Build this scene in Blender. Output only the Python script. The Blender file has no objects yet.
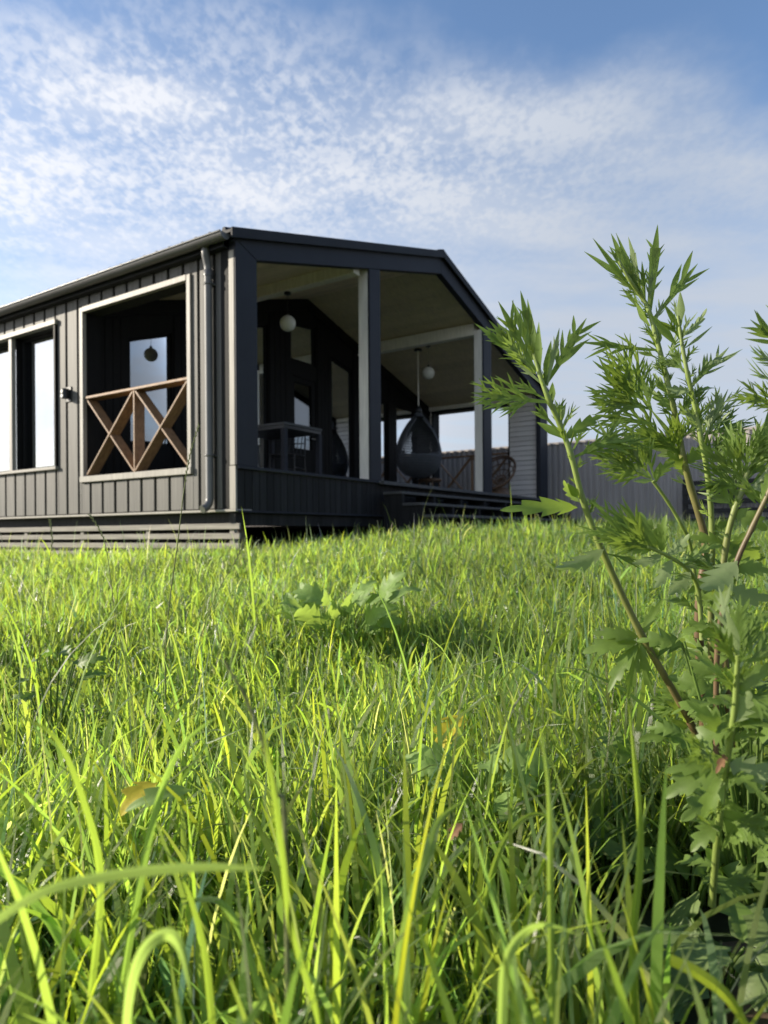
import bpy, math, random
import numpy as np
from mathutils import Vector, Matrix

random.seed(7)
RNG = np.random.default_rng(11)
R = math.radians
scene = bpy.context.scene
COL = scene.collection

# ------------------------------------------------------------------ camera
EYE = 0.62
FPX, SHIFT, ROLL = 684.33, 21.9, -0.0072
YAW = 0.5788
cam = bpy.data.cameras.new('camera')
cam_o = bpy.data.objects.new('camera', cam)
COL.objects.link(cam_o)
cam.sensor_width = 36.0
cam.lens = FPX / 1024 * 36.0
cam.shift_y = SHIFT / 1024
cam.clip_start = 0.02
cam.clip_end = 3000
cam.dof.use_dof = True
cam.dof.focus_distance = 1.35
cam.dof.aperture_fstop = 5.4
cam_o.matrix_world = Matrix.Translation((0, 0, EYE)) @ Matrix.Rotation(math.pi / 2, 4, 'X') @ Matrix.Rotation(ROLL, 4, 'Z')
scene.camera = cam_o


def W(x, y, d):
    """world point seen at pixel (x, y) of the photograph at depth d metres"""
    qx, qy = x - 384, y - 512 - SHIFT
    c, s = math.cos(ROLL), math.sin(ROLL)
    px, py = c * qx + s * qy, -s * qx + c * qy
    return Vector((px / FPX * d, d, EYE - py / FPX * d))


# ------------------------------------------------------------------ house frame
HX, HY = -1.5088, 7.0642
HV = (math.sin(YAW), math.cos(YAW))        # along the gable front
HU = (-math.cos(YAW), math.sin(YAW))       # along the left side
HROT = math.atan2(HV[1], HV[0])
FLOOR = EYE + 0.718
HBASE = 0.33
FZ = FLOOR - HBASE


def H(x, y, z):
    """house coordinates (x along the front, y along the side, z above the porch floor) to world"""
    return Vector((HX + HV[0] * x + HU[0] * y, HY + HV[1] * x + HU[1] * y, FLOOR + z))


def ground(x, y):
    t = np.clip((np.asarray(y, float) - 1.0) / 6.0, 0, 1)
    a = 0.425 * (t * t * (3 - 2 * t))
    t2 = np.clip((np.asarray(y, float) - 7.0) / 7.0, 0, 1)
    a = a + 0.155 * t2 * t2 * (3 - 2 * t2)
    x = np.asarray(x, float)
    a = a * (1 + 0.27 * np.tanh((x + 0.5) / 1.3))
    yy = np.asarray(y, float)
    a = a + 0.07 * np.exp(-((x - 0.7) / 2.0) ** 2 - ((yy - 7.2) / 1.1) ** 2)
    return a + 0.012 * np.sin(x * 1.7 + 0.6 * np.asarray(y, float)) + 0.01 * np.sin(np.asarray(y, float) * 2.3 - x)


# ------------------------------------------------------------------ properties
def tag(o, label=None, cat=None, group=None, kind=None):
    if label: o['label'] = label
    if cat: o['category'] = cat
    if group: o['group'] = group
    if kind: o['kind'] = kind
    return o


def thing(name, label, cat, loc=(0, 0, 0), rotz=0.0, group=None):
    o = bpy.data.objects.new(name, None)
    o.empty_display_size = 0.1
    COL.objects.link(o)
    o.location = loc
    o.rotation_euler = (0, 0, rotz)
    return tag(o, label, cat, group)


# ------------------------------------------------------------------ mesh builder
class MB:
    def __init__(s, dz=0.0):
        s.v, s.f, s.sm, s.dz = [], [], [], dz

    def add(s, verts, faces, smooth=False):
        b = len(s.v)
        s.v += [(p[0], p[1], p[2] + s.dz) for p in verts]
        s.f += [tuple(i + b for i in f) for f in faces]
        s.sm += [smooth] * len(faces)
        return s

    def box(s, x0, x1, y0, y1, z0, z1):
        v = [(x, y, z) for z in (z0, z1) for y in (y0, y1) for x in (x0, x1)]
        return s.add(v, [(0, 2, 3, 1), (4, 5, 7, 6), (0, 1, 5, 4), (2, 6, 7, 3), (0, 4, 6, 2), (1, 3, 7, 5)])

    def beam(s, p, q, w, h, side=(0, 0, 1)):
        """bar from p to q: w across 'side', h along the third axis"""
        p, q = Vector(p), Vector(q)
        d = (q - p).normalized()
        a = Vector(side)
        a = (a - d * a.dot(d)).normalized()
        b = d.cross(a)
        v = []
        for e in (p, q):
            for i, j in ((-1, -1), (1, -1), (1, 1), (-1, 1)):
                v.append(e + a * (i * w / 2) + b * (j * h / 2))
        return s.add(v, [(3, 2, 1, 0), (4, 5, 6, 7), (0, 1, 5, 4), (1, 2, 6, 5), (2, 3, 7, 6), (3, 0, 4, 7)])

    def prism(s, pts, axis, a0, a1):
        """polygon (pairs) extruded along axis 'x','y' or 'z'"""
        def mk(p, a):
            return {'x': (a, p[0], p[1]), 'y': (p[0], a, p[1]), 'z': (p[0], p[1], a)}[axis]
        n = len(pts)
        v = [mk(p, a0) for p in pts] + [mk(p, a1) for p in pts]
        f = [tuple(range(n - 1, -1, -1)), tuple(range(n, 2 * n))]
        f += [(i, (i + 1) % n, n + (i + 1) % n, n + i) for i in range(n)]
        return s.add(v, f)

    def tube(s, path, rad, n=8, cap=True):
        path = [Vector(p) for p in path]
        m = len(path)
        if not hasattr(rad, '__len__'): rad = [rad] * m
        v, f = [], []
        ref = None
        for i, p in enumerate(path):
            d = (path[min(i + 1, m - 1)] - path[max(i - 1, 0)]).normalized()
            if ref is None:
                ref = Vector((1, 0, 0)) if abs(d.x) < 0.8 else Vector((0, 1, 0))
            a = (ref - d * ref.dot(d)).normalized()
            ref = a
            b = d.cross(a)
            for k in range(n):
                t = 2 * math.pi * k / n
                v.append(p + (a * math.cos(t) + b * math.sin(t)) * rad[i])
        for i in range(m - 1):
            for k in range(n):
                f.append((i * n + k, i * n + (k + 1) % n, (i + 1) * n + (k + 1) % n, (i + 1) * n + k))
        s.add(v, f, True)
        if cap:
            s.add(v[:n], [tuple(range(n - 1, -1, -1))])
            s.add(v[-n:], [tuple(range(n))])
        return s

    def lathe(s, prof, c=(0, 0, 0), n=20):
        v, f = [], []
        m = len(prof)
        for r, z in prof:
            for k in range(n):
                t = 2 * math.pi * k / n
                v.append((c[0] + r * math.cos(t), c[1] + r * math.sin(t), c[2] + z))
        for i in range(m - 1):
            for k in range(n):
                f.append((i * n + k, i * n + (k + 1) % n, (i + 1) * n + (k + 1) % n, (i + 1) * n + k))
        return s.add(v, f, True)

    def build(s, name, mat, parent=None, bevel=0.0):
        me = bpy.data.meshes.new(name)
        me.from_pydata([tuple(p) for p in s.v], [], s.f)
        me.polygons.foreach_set('use_smooth', s.sm)
        me.materials.append(mat)
        me.update()
        o = bpy.data.objects.new(name, me)
        COL.objects.link(o)
        if parent: o.parent = parent
        if bevel:
            b = o.modifiers.new('bevel', 'BEVEL')
            b.width = bevel
            b.segments = 1
            b.limit_method = 'ANGLE'
        return o


# ------------------------------------------------------------------ materials
def new_mat(name):
    m = bpy.data.materials.new(name)
    m.use_nodes = True
    nt = m.node_tree
    return m, nt, nt.nodes['Principled BSDF']


def noise_ramp(nt, scale, c0, c1, stretch=(1, 1, 1), detail=6, lo=0.3, hi=0.7):
    tc = nt.nodes.new('ShaderNodeTexCoord')
    mp = nt.nodes.new('ShaderNodeMapping')
    mp.inputs['Scale'].default_value = stretch
    n = nt.nodes.new('ShaderNodeTexNoise')
    n.inputs['Scale'].default_value = scale
    n.inputs['Detail'].default_value = detail
    r = nt.nodes.new('ShaderNodeValToRGB')
    r.color_ramp.elements[0].position, r.color_ramp.elements[1].position = lo, hi
    r.color_ramp.elements[0].color = (*c0, 1)
    r.color_ramp.elements[1].color = (*c1, 1)
    L = nt.links.new
    L(tc.outputs['Object'], mp.inputs['Vector'])
    L(mp.outputs['Vector'], n.inputs['Vector'])
    L(n.outputs['Fac'], r.inputs['Fac'])
    return n, r


def painted(name, c, var=0.15, rough=0.6, stretch=(1, 1, 1), scale=9, bump=0.15, metallic=0.0, spec=0.4):
    m, nt, p = new_mat(name)
    c0 = tuple(x * (1 - var) for x in c)
    c1 = tuple(x * (1 + var) for x in c)
    n, r = noise_ramp(nt, scale, c0, c1, stretch)
    nt.links.new(r.outputs['Color'], p.inputs['Base Color'])
    p.inputs['Roughness'].default_value = rough
    p.inputs['Metallic'].default_value = metallic
    p.inputs['Specular IOR Level'].default_value = spec
    if bump:
        b = nt.nodes.new('ShaderNodeBump')
        b.inputs['Strength'].default_value = bump
        b.inputs['Distance'].default_value = 0.01
        nt.links.new(n.outputs['Fac'], b.inputs['Height'])
        nt.links.new(b.outputs['Normal'], p.inputs['Normal'])
    return m


VGRAIN = (6, 6, 0.35)
M = {}


def boards(m, axis, off, pitch, amt):
    """give every board of a cladding its own tone"""
    nt = m.node_tree; L = nt.links.new
    p = nt.nodes['Principled BSDF']
    src = p.inputs['Base Color'].links[0].from_socket
    tc = nt.nodes.new('ShaderNodeTexCoord'); sp = nt.nodes.new('ShaderNodeSeparateXYZ'); L(tc.outputs['Object'], sp.inputs[0])
    a = nt.nodes.new('ShaderNodeMath'); a.operation = 'SUBTRACT'; L(sp.outputs[axis], a.inputs[0]); a.inputs[1].default_value = off
    d = nt.nodes.new('ShaderNodeMath'); d.operation = 'DIVIDE'; L(a.outputs[0], d.inputs[0]); d.inputs[1].default_value = pitch
    f = nt.nodes.new('ShaderNodeMath'); f.operation = 'FLOOR'; L(d.outputs[0], f.inputs[0])
    w = nt.nodes.new('ShaderNodeTexWhiteNoise'); w.noise_dimensions = '1D'; L(f.outputs[0], w.inputs['W'])
    r = nt.nodes.new('ShaderNodeMapRange'); r.inputs['To Min'].default_value = 1 - amt; r.inputs['To Max'].default_value = 1 + amt; L(w.outputs['Value'], r.inputs['Value'])
    mx = nt.nodes.new('ShaderNodeMix'); mx.data_type = 'RGBA'; mx.blend_type = 'MULTIPLY'; mx.inputs['Factor'].default_value = 1
    L(src, mx.inputs[6]); L(r.outputs[0], mx.inputs[7]); L(mx.outputs[2], p.inputs['Base Color'])


M['siding'] = painted('grey_painted_siding', (0.094, 0.090, 0.081), 0.24, 0.62, VGRAIN, 5, 0.25)
M['siding_base'] = painted('dark_wall_board', (0.022, 0.022, 0.022), 0.2, 0.8, VGRAIN, 5, 0.2)
M['casing'] = painted('pale_grey_casing', (0.29, 0.27, 0.235), 0.16, 0.55, VGRAIN, 5, 0.2)
M['frame'] = painted('slate_blue_metal_trim', (0.028, 0.030, 0.038), 0.08, 0.55, (1, 1, 1), 3, 0.03, 0, 0.15)
M['skirt'] = painted('charcoal_boards', (0.021, 0.021, 0.022), 0.25, 0.7, VGRAIN, 5, 0.25, 0, 0.15)
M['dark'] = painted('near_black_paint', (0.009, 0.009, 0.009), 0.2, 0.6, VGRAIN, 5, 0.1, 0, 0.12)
M['postwood'] = painted('pale_grey_wood_post', (0.74, 0.70, 0.62), 0.12, 0.6, (7, 7, 0.6), 5, 0.2)
M['ceiling'] = painted('light_wood_ceiling', (0.64, 0.54, 0.38), 0.10, 0.6, (0.5, 5, 5), 5, 0.1)
M['lap'] = painted('grey_lap_siding', (0.70, 0.66, 0.63), 0.08, 0.6, (1, 0.4, 6), 6, 0.1)
M['xwood'] = painted('natural_larch_wood', (0.24, 0.14, 0.07), 0.28, 0.55, (6, 2, 2), 7, 0.2)
M['slat'] = painted('weathered_grey_slats', (0.25, 0.23, 0.20), 0.25, 0.75, (5, 0.4, 5), 6, 0.3)
M['roof'] = painted('dark_metal_roof', (0.022, 0.023, 0.027), 0.15, 0.6, (1, 1, 1), 4, 0.0, 0, 0.2)
M['gutter'] = painted('dark_coated_gutter', (0.12, 0.118, 0.115), 0.1, 0.35, (1, 1, 1), 4, 0.0, 0.0, 0.45)
M['deck'] = painted('dark_deck_boards', (0.085, 0.084, 0.084), 0.25, 0.65, (5, 0.5, 5), 6, 0.2, 0, 0.2)
M['fence'] = painted('graphite_steel_fence', (0.38, 0.345, 0.32), 0.08, 0.6, (1, 1, 0.3), 3, 0.02)
M['concrete'] = painted('grey_pile_metal', (0.10, 0.085, 0.07), 0.3, 0.8)
M['room'] = painted('room_paint', (0.16, 0.145, 0.125), 0.08, 0.7)
M['roomfloor'] = painted('room_floor', (0.12, 0.08, 0.05), 0.2, 0.5, (4, 0.4, 1))
M['wicker'] = painted('charcoal_wicker', (0.085, 0.092, 0.105), 0.3, 0.5, (1, 1, 1), 60, 0.5)
M['seatcloth'] = painted('dark_blue_grey_cloth', (0.030, 0.034, 0.044), 0.2, 0.9, (1, 1, 1), 30, 0.2)
M['rattan'] = painted('brown_rattan', (0.13, 0.075, 0.04), 0.35, 0.5, (1, 1, 1), 30, 0.3)
M['steel'] = painted('black_coated_steel', (0.016, 0.017, 0.019), 0.1, 0.35, (1, 1, 1), 4, 0.0)
M['chrome'] = painted('bare_metal', (0.5, 0.5, 0.5), 0.05, 0.3, (1, 1, 1), 4, 0.0, 0.9)
M['cushion'] = painted('grey_cushion_cloth', (0.30, 0.29, 0.28), 0.15, 0.9, (1, 1, 1), 30, 0.2)
M['globe'] = painted('frosted_white_glass', (0.72, 0.71, 0.66), 0.02, 0.3, (1, 1, 1), 3, 0.0)
M['plank'] = painted('weathered_brown_plank', (0.13, 0.090, 0.060), 0.4, 0.85, (1, 7, 7), 8, 0.5)
M['pallet'] = painted('old_dark_timber', (0.035, 0.032, 0.030), 0.3, 0.8, (1, 6, 6), 8, 0.3)

boards(M['siding'], 1, 2.742, 0.2435, 0.16)
boards(M['skirt'], 0, -0.005, 0.112, 0.25)
boards(M['lap'], 2, FZ, 0.105, 0.08)
boards(M['slat'], 2, FZ - 0.596, 0.1025, 0.12)
boards(M['ceiling'], 0, 0.2, 0.211, 0.10)


def glass_mat(name, k=0.35, tint=(0.55, 0.58, 0.6)):
    m, nt, p = new_mat(name)
    nt.nodes.remove(p)
    out = nt.nodes['Material Output']
    fr = nt.nodes.new('ShaderNodeFresnel'); fr.inputs['IOR'].default_value = 1.5
    mr = nt.nodes.new('ShaderNodeMapRange')
    mr.inputs['From Min'].default_value = 0.04; mr.inputs['From Max'].default_value = 0.6
    mr.inputs['To Min'].default_value = k; mr.inputs['To Max'].default_value = 0.95
    tr = nt.nodes.new('ShaderNodeBsdfTransparent'); tr.inputs['Color'].default_value = (*tint, 1)
    gl = nt.nodes.new('ShaderNodeBsdfGlossy'); gl.inputs['Roughness'].default_value = 0.015
    gl.inputs['Color'].default_value = (0.93, 0.96, 1.0, 1)
    mx = nt.nodes.new('ShaderNodeMixShader')
    L = nt.links.new
    L(fr.outputs[0], mr.inputs['Value']); L(mr.outputs[0], mx.inputs[0])
    L(tr.outputs[0], mx.inputs[1]); L(gl.outputs[0], mx.inputs[2]); L(mx.outputs[0], out.inputs['Surface'])
    return m


M['glass'] = glass_mat('window_glass', 0.36, (0.42, 0.45, 0.46))
M['doorglass'] = glass_mat('porch_glass', 0.17, (0.42, 0.45, 0.46))


def leaf_mat(name, top, under, trans, tw=0.35, rough=0.45, spec=0.35, var=0.25, attr=None, scale=40):
    """two-sided plant tissue: diffuse + translucent + soft sheen; 'under' is the pale underside"""
    m, nt, p = new_mat(name)
    L = nt.links.new
    out = nt.nodes['Material Output']
    n, r = noise_ramp(nt, scale, tuple(c * (1 - var) for c in top), tuple(c * (1 + var) for c in top), detail=3)
    geo = nt.nodes.new('ShaderNodeNewGeometry')
    mix = nt.nodes.new('ShaderNodeMix'); mix.data_type = 'RGBA'
    L(geo.outputs['Backfacing'], mix.inputs['Factor'])
    L(r.outputs['Color'], mix.inputs[6]); mix.inputs[7].default_value = (*under, 1)
    col = mix.outputs[2]
    tl = nt.nodes.new('ShaderNodeBsdfTranslucent')
    tl.inputs['Color'].default_value = (*trans, 1)
    if attr:
        at = nt.nodes.new('ShaderNodeAttribute'); at.attribute_name = attr
        mm = nt.nodes.new('ShaderNodeMix'); mm.data_type = 'RGBA'; mm.blend_type = 'MULTIPLY'
        mm.inputs['Factor'].default_value = 1
        L(col, mm.inputs[6]); L(at.outputs['Color'], mm.inputs[7]); col = mm.outputs[2]
        m2 = nt.nodes.new('ShaderNodeMix'); m2.data_type = 'RGBA'; m2.blend_type = 'MULTIPLY'
        m2.inputs['Factor'].default_value = 1
        m2.inputs[6].default_value = (*trans, 1); L(at.outputs['Color'], m2.inputs[7])
        L(m2.outputs[2], tl.inputs['Color'])
    if attr:                                   # parallel veins: alpha runs 0..1 across the blade
        ml = nt.nodes.new('ShaderNodeMath'); ml.operation = 'MULTIPLY'; L(at.outputs['Alpha'], ml.inputs[0]); ml.inputs[1].default_value = 44
        sn = nt.nodes.new('ShaderNodeMath'); sn.operation = 'SINE'; L(ml.outputs[0], sn.inputs[0])
        sb = nt.nodes.new('ShaderNodeMath'); sb.operation = 'SUBTRACT'; L(at.outputs['Alpha'], sb.inputs[0]); sb.inputs[1].default_value = .5
        ab = nt.nodes.new('ShaderNodeMath'); ab.operation = 'ABSOLUTE'; L(sb.outputs[0], ab.inputs[0])
        md = nt.nodes.new('ShaderNodeMath'); md.operation = 'MULTIPLY_ADD'; L(ab.outputs[0], md.inputs[0]); md.inputs[1].default_value = 3.0
        L(sn.outputs[0], md.inputs[2])
        bp = nt.nodes.new('ShaderNodeBump'); bp.inputs['Strength'].default_value = .8; bp.inputs['Distance'].default_value = .0006
        L(md.outputs[0], bp.inputs['Height']); L(bp.outputs['Normal'], p.inputs['Normal'])
    L(col, p.inputs['Base Color'])
    p.inputs['Roughness'].default_value = rough
    p.inputs['Specular IOR Level'].default_value = spec
    ms = nt.nodes.new('ShaderNodeMixShader'); ms.inputs[0].default_value = tw
    L(p.outputs[0], ms.inputs[1]); L(tl.outputs[0], ms.inputs[2]); L(ms.outputs[0], out.inputs['Surface'])
    return m


M['grass'] = leaf_mat('grass_blades', (0.180, 0.243, 0.060), (0.188, 0.248, 0.075), (0.505, 0.675, 0.070), 0.54, 0.30, 0.8, 0.15, 'tint')
M['mugwort'] = leaf_mat('mugwort_leaf', (0.125, 0.190, 0.040), (0.22, 0.28, 0.13), (0.36, 0.50, 0.065), 0.40, 0.45, 0.3)


def stem_mat(name, z0, z1):
    """ripe reddish brown stem that turns green towards the growing tip"""
    m, nt, p = new_mat(name)
    n, r = noise_ramp(nt, 30, (0.75, 0.75, 0.75), (1.25, 1.25, 1.25), (3, 3, .3))
    tc = nt.nodes.new('ShaderNodeTexCoord'); sp = nt.nodes.new('ShaderNodeSeparateXYZ')
    mr = nt.nodes.new('ShaderNodeMapRange'); mr.inputs['From Min'].default_value = z0; mr.inputs['From Max'].default_value = z1
    mx = nt.nodes.new('ShaderNodeMix'); mx.data_type = 'RGBA'
    mx.inputs[6].default_value = (0.12, 0.070, 0.036, 1); mx.inputs[7].default_value = (0.19, 0.25, 0.055, 1)
    ml = nt.nodes.new('ShaderNodeMix'); ml.data_type = 'RGBA'; ml.blend_type = 'MULTIPLY'; ml.inputs['Factor'].default_value = 1
    L = nt.links.new
    L(tc.outputs['Object'], sp.inputs[0]); L(sp.outputs[2], mr.inputs['Value']); L(mr.outputs[0], mx.inputs['Factor'])
    L(mx.outputs[2], ml.inputs[6]); L(r.outputs['Color'], ml.inputs[7]); L(ml.outputs[2], p.inputs['Base Color'])
    p.inputs['Roughness'].default_value = 0.5
    return m


M['mugstem'] = stem_mat('mugwort_stem', 0.28, 0.72)
M['greenstem'] = stem_mat('green_mugwort_stem', -0.6, 0.1)
M['redstem'] = stem_mat('ripe_mugwort_stem', 0.62, 0.95)
M['broad'] = leaf_mat('broad_leaf', (0.12, 0.185, 0.038), (0.15, 0.21, 0.07), (0.20, 0.36, 0.04), 0.3, 0.5, 0.3, 0.2, None, 25)
M['greyleaf'] = leaf_mat('grey_green_leaf', (0.20, 0.30, 0.085), (0.22, 0.31, 0.11), (0.44, 0.60, 0.09), 0.42, 0.5, 0.3, 0.2, None, 60)
M['yellow'] = leaf_mat('yellowed_leaf', (0.55, 0.45, 0.05), (0.55, 0.45, 0.08), (0.75, 0.62, 0.05), 0.45, 0.6, 0.2, 0.5, None, 45)
M['brownleaf'] = leaf_mat('dead_leaf', (0.20, 0.11, 0.06), (0.22, 0.14, 0.09), (0.2, 0.1, 0.04), 0.2, 0.7, 0.2, 0.4, None, 45)
M['seed'] = leaf_mat('grass_seed_head', (0.21, 0.23, 0.10), (0.2, 0.22, 0.1), (0.3, 0.3, 0.1), 0.25, 0.6, 0.2, 0.3, None, 200)

m, nt, p = new_mat('soil_and_thatch')
n, r = noise_ramp(nt, 14, (0.020, 0.022, 0.008), (0.055, 0.062, 0.020), detail=8)
nt.links.new(r.outputs['Color'], p.inputs['Base Color'])
p.inputs['Roughness'].default_value = 0.95
M['soil'] = m

# ------------------------------------------------------------------ ground
def make_ground():
    xs = np.concatenate([[-400, -150, -60, -30], np.linspace(-16, 20, 61), [35, 60, 150, 400]])
    ys = np.concatenate([[-300, -100, -30, -8], np.linspace(-3, 22, 60), [30, 60, 150, 700]])
    X, Y = np.meshgrid(xs, ys)
    Z = ground(X, Y)
    far = (np.abs(X) > 25) | (np.abs(Y) > 25)
    Z = np.where(far, np.where(Y > 0, 0.5, 0.0), Z)
    V = np.stack([X, Y, Z], -1).reshape(-1, 3)
    nx, ny = len(xs), len(ys)
    F = [(j * nx + i, j * nx + i + 1, (j + 1) * nx + i + 1, (j + 1) * nx + i) for j in range(ny - 1) for i in range(nx - 1)]
    b = MB(); b.add(V.tolist(), F, True)
    tag(b.build('ground', M['soil']), kind='structure')


make_ground()

# ------------------------------------------------------------------ the house
WID, RIDGE, DEP, LEN = 9.16, 4.42, 2.70, 9.2
SL = 0.288


def roof_top(x):
    return 2.42 + SL * (x if x < RIDGE else 2 * RIDGE - x)


def under(x):                      # underside of the gable beam
    return 2.125 + 0.280 * (x if x < RIDGE else 2 * RIDGE - x)


def ceil_z(x):
    return roof_top(x) - 0.20


house = thing('barn_house', 'dark grey one storey barn style house with open corner porch and gabled metal roof', 'house',
              (HX, HY, HBASE), HROT)


def hp(name, mat, build, bevel=0.004, parent=None):
    b = MB(FZ)
    build(b)
    return b.build(name, M[mat], parent or house, bevel)


OP = (0.72, 2.61, 0.02, 2.05)      # left porch opening y0 y1 z0 z1
WN = (3.22, 5.42, 0.19, 2.00)      # left room window


def left_wall(b):
    t0, t1 = 0.024, 0.20
    zt, zb = 2.36, -0.45
    b.box(t0, t1, 0.09, OP[0] - .001, zb, zt)
    b.box(t0, t1, OP[0], OP[1], zb, OP[2])
    b.box(t0, t1, OP[0], OP[1], OP[3], zt)
    b.box(t0, t1, OP[1] + .001, WN[0] - .001, zb, zt)
    b.box(t0, t1, WN[0], WN[1], zb, WN[2])
    b.box(t0, t1, WN[0], WN[1], WN[3], zt)
    b.box(t0, t1, WN[1] + .001, LEN, zb, zt)


hp('wall', 'siding_base', left_wall, 0)


def left_boards(b):
    pitch, gap = 0.2435, 0.042
    k = -12
    while True:
        y0 = 2.742 + k * pitch + gap / 2
        y1 = y0 + pitch - gap
        k += 1
        if y0 > LEN: break
        if y1 < 0.13: continue
        y0 = max(y0, 0.205); y1 = min(y1, LEN)
        if y1 - y0 < 0.03: continue
        segs = [(y0, y1, -0.44, 2.27)]
        for (a, c, z0, z1) in ((OP[0] - .07, OP[1] + .07, OP[2] - .085, OP[3] + .07), (WN[0] - .045, WN[1] + .045, WN[2] - .05, WN[3] + .07)):
            ns = []
            for (p0, p1, q0, q1) in segs:
                if p1 <= a or p0 >= c:
                    ns.append((p0, p1, q0, q1)); continue
                if p0 < a: ns.append((p0, a, q0, q1))
                if p1 > c: ns.append((c, p1, q0, q1))
                m0, m1 = max(p0, a), min(p1, c)
                if q0 < z0: ns.append((m0, m1, q0, z0))
                if q1 > z1: ns.append((m0, m1, z1, q1))
            segs = ns
        for (p0, p1, q0, q1) in segs:
            if p1 - p0 < 0.012: continue
            dx = random.uniform(-0.0015, 0.0015)
            b.box(dx - 0.012, 0.0235, p0, p1, q0, q1)


hp('cladding', 'siding', left_boards, 0.003)


def opening_casing(b):
    y0, y1, z0, z1 = OP
    x0, x1 = -0.035, 0.022
    b.box(x0, x1, y0 - .062, y0, z0 - .06, z1 + .062)
    b.box(x0, x1, y1, y1 + .062, z0 - .06, z1 + .062)
    b.box(x0 - .004, x1, y0, y1, z1, z1 + .066)
    b.box(x0 - .012, x1, y0 - .066, y1 + .066, z0 - .075, z0 - .001)


hp('casing', 'casing', opening_casing, 0.004)


for ya, yb in ((OP[0] + .0005, OP[0] + .012), (OP[1] - .012, OP[1] - .0005)):
    hp('reveal', 'dark', lambda b: b.box(0.0235, 0.205, ya, yb, OP[2], OP[3]), 0)

# --- railing with two crosses in the left opening, boards on edge so they are deep
def cross_railing(y0, y1, z0, zr, x0, x1, name_parent, mat='xwood'):
    rail = hp('railing', mat, lambda b: b.box(x0 - .005, x1 + .02, y0, y1, zr - .032, zr))
    ym = (y0 + y1) / 2
    xc, dx = (x0 + x1) / 2, x1 - x0

    def br(p, q, off):
        hp('brace', mat, lambda b: b.beam((xc + off, p[0], p[1]), (xc + off, q[0], q[1]), dx, 0.024, (1, 0, 0)), 0.003, rail)
    zt = zr - .045
    br((ym, z0), (ym, zt + .012), 0.0)
    br((y0 + .02, z0 + .02), (ym - .02, zt), 0.004)
    br((y0 + .02, zt), (ym - .02, z0 + .02), -0.004)
    br((ym + .02, z0 + .02), (y1 - .02, zt), 0.004)
    br((ym + .02, zt), (y1 - .02, z0 + .02), -0.004)
    return rail


rail1 = cross_railing(OP[0] + .005, OP[1] - .02, OP[2], 1.01, -0.01, 0.135, 'railing')

# --- left room window, glass set deep in the wall
def win_frame(b):
    y0, y1, z0, z1 = WN
    b.box(-0.045, 0.03, y0 - .035, y0, z0 - .01, z1)
    b.box(-0.045, 0.03, y1, y1 + .045, z0 - .01, z1)
    b.box(0.120, 0.17, y0, y0 + .03, z0, z1)
    b.box(0.120, 0.17, y1 - .03, y1, z0, z1)
    b.box(0.120, 0.17, y0 + .03, y1 - .03, z0, z0 + .03)
    b.box(0.120, 0.17, y0 + .03, y1 - .03, z1 - .04, z1)
    b.box(0.03, 0.18, 4.22, 4.245, z0, z1)
    b.box(0.10, 0.17, 4.17, 4.219, z0 + .03, z1 - .04)


window1 = hp('window', 'dark', win_frame, 0.003)


def win_trim(b):
    y0, y1, z0, z1 = WN
    b.box(-0.055, 0.03, y0 - .05, y1 + .06, z1, z1 + .065)
    b.box(-0.060, 0.20, y0 - .05, y1 + .06, z0 - .05, z0 - .011)
    b.box(-0.030, 0.029, 4.245, 4.32, z0 - .01, z1)


hp('casing', 'casing', win_trim, 0.004, window1)
hp('pane', 'glass', lambda b: b.box(0.138, 0.150, WN[0] + .03, 4.17, WN[2] + .03, WN[3] - .04), 0, window1)
hp('pane', 'glass', lambda b: b.box(0.138, 0.150, 4.245, WN[1] - .03, WN[2] + .03, WN[3] - .04), 0, window1)

# --- drip board, rim beam under the cladding, slatted skirting
hp('drip_board', 'casing', lambda b: b.box(-0.04, 0.2, -0.012, LEN, -0.476, -0.4505), 0.003)


def rim(b):
    b.box(0.10, 0.19, 0.13, LEN, -0.60, -0.4765)
    b.box(0.0, WID, 0.03, 0.12, -0.62, -0.485)
    b.box(WID - .2, WID, 0.12, LEN, -0.62, -0.485)
    b.box(0.2, WID - .2, LEN - .1, LEN, -0.62, -0.485)


hp('rim_beam', 'skirt', rim, 0.003)  # charcoal colour also stands in for the shade under the left drip board
for k in range(5):
    z1 = -0.596 - 0.1025 * k
    hp('skirting_slat', 'slat', lambda b: b.box(-0.012, 0.012, -0.035, LEN - 1, z1 - .062, z1), 0.003)


for y in (0.10, 1.45, 2.72, 4.0, 5.3):
    hp('skirting_post', 'slat', lambda b: b.box(0.014, 0.06, y - .035, y + .035, -1.15, -0.60), 0.003)

for (px_, py_) in ((0.24, 0.2), (2.4, 0.2), (4.6, 0.25), (6.9, 0.25), (8.9, 0.2), (0.3, 3), (0.3, 6), (3, 3), (6, 3), (8.9, 3), (3, 6), (6, 6), (8.9, 6)):
    hp('pile', 'concrete', lambda b: b.tube([(px_, py_, -1.2), (px_, py_, -0.62)], 0.055, 12), 0)
hp('added_dark_backing', 'dark', lambda b: b.box(0.42, 0.46, 0.4, LEN - .2, -1.15, -0.475), 0)  # added dark sheet, stops daylight showing through under the house
hp('added_dark_backing', 'dark', lambda b: b.box(0.5, WID - .3, 1.9, 1.95, -1.15, -0.62), 0)  # added dark sheet closing the void behind the front skirt

# --- porch floor and room floor
def floor_boards(b):
    k = 0
    y = -0.03
    while y < DEP - .02:
        b.box(0.205 if y > 0.05 else 0.3, WID - .20, y, min(y + .136, DEP - .012), -0.034, -0.0005)
        y += 0.142


hp('porch_floor', 'slat', floor_boards, 0.003)
hp('floor_joists', 'siding_base', lambda b: b.box(0.21, WID - .2, 0.125, LEN - .1, -0.47, -0.036), 0)

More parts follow.
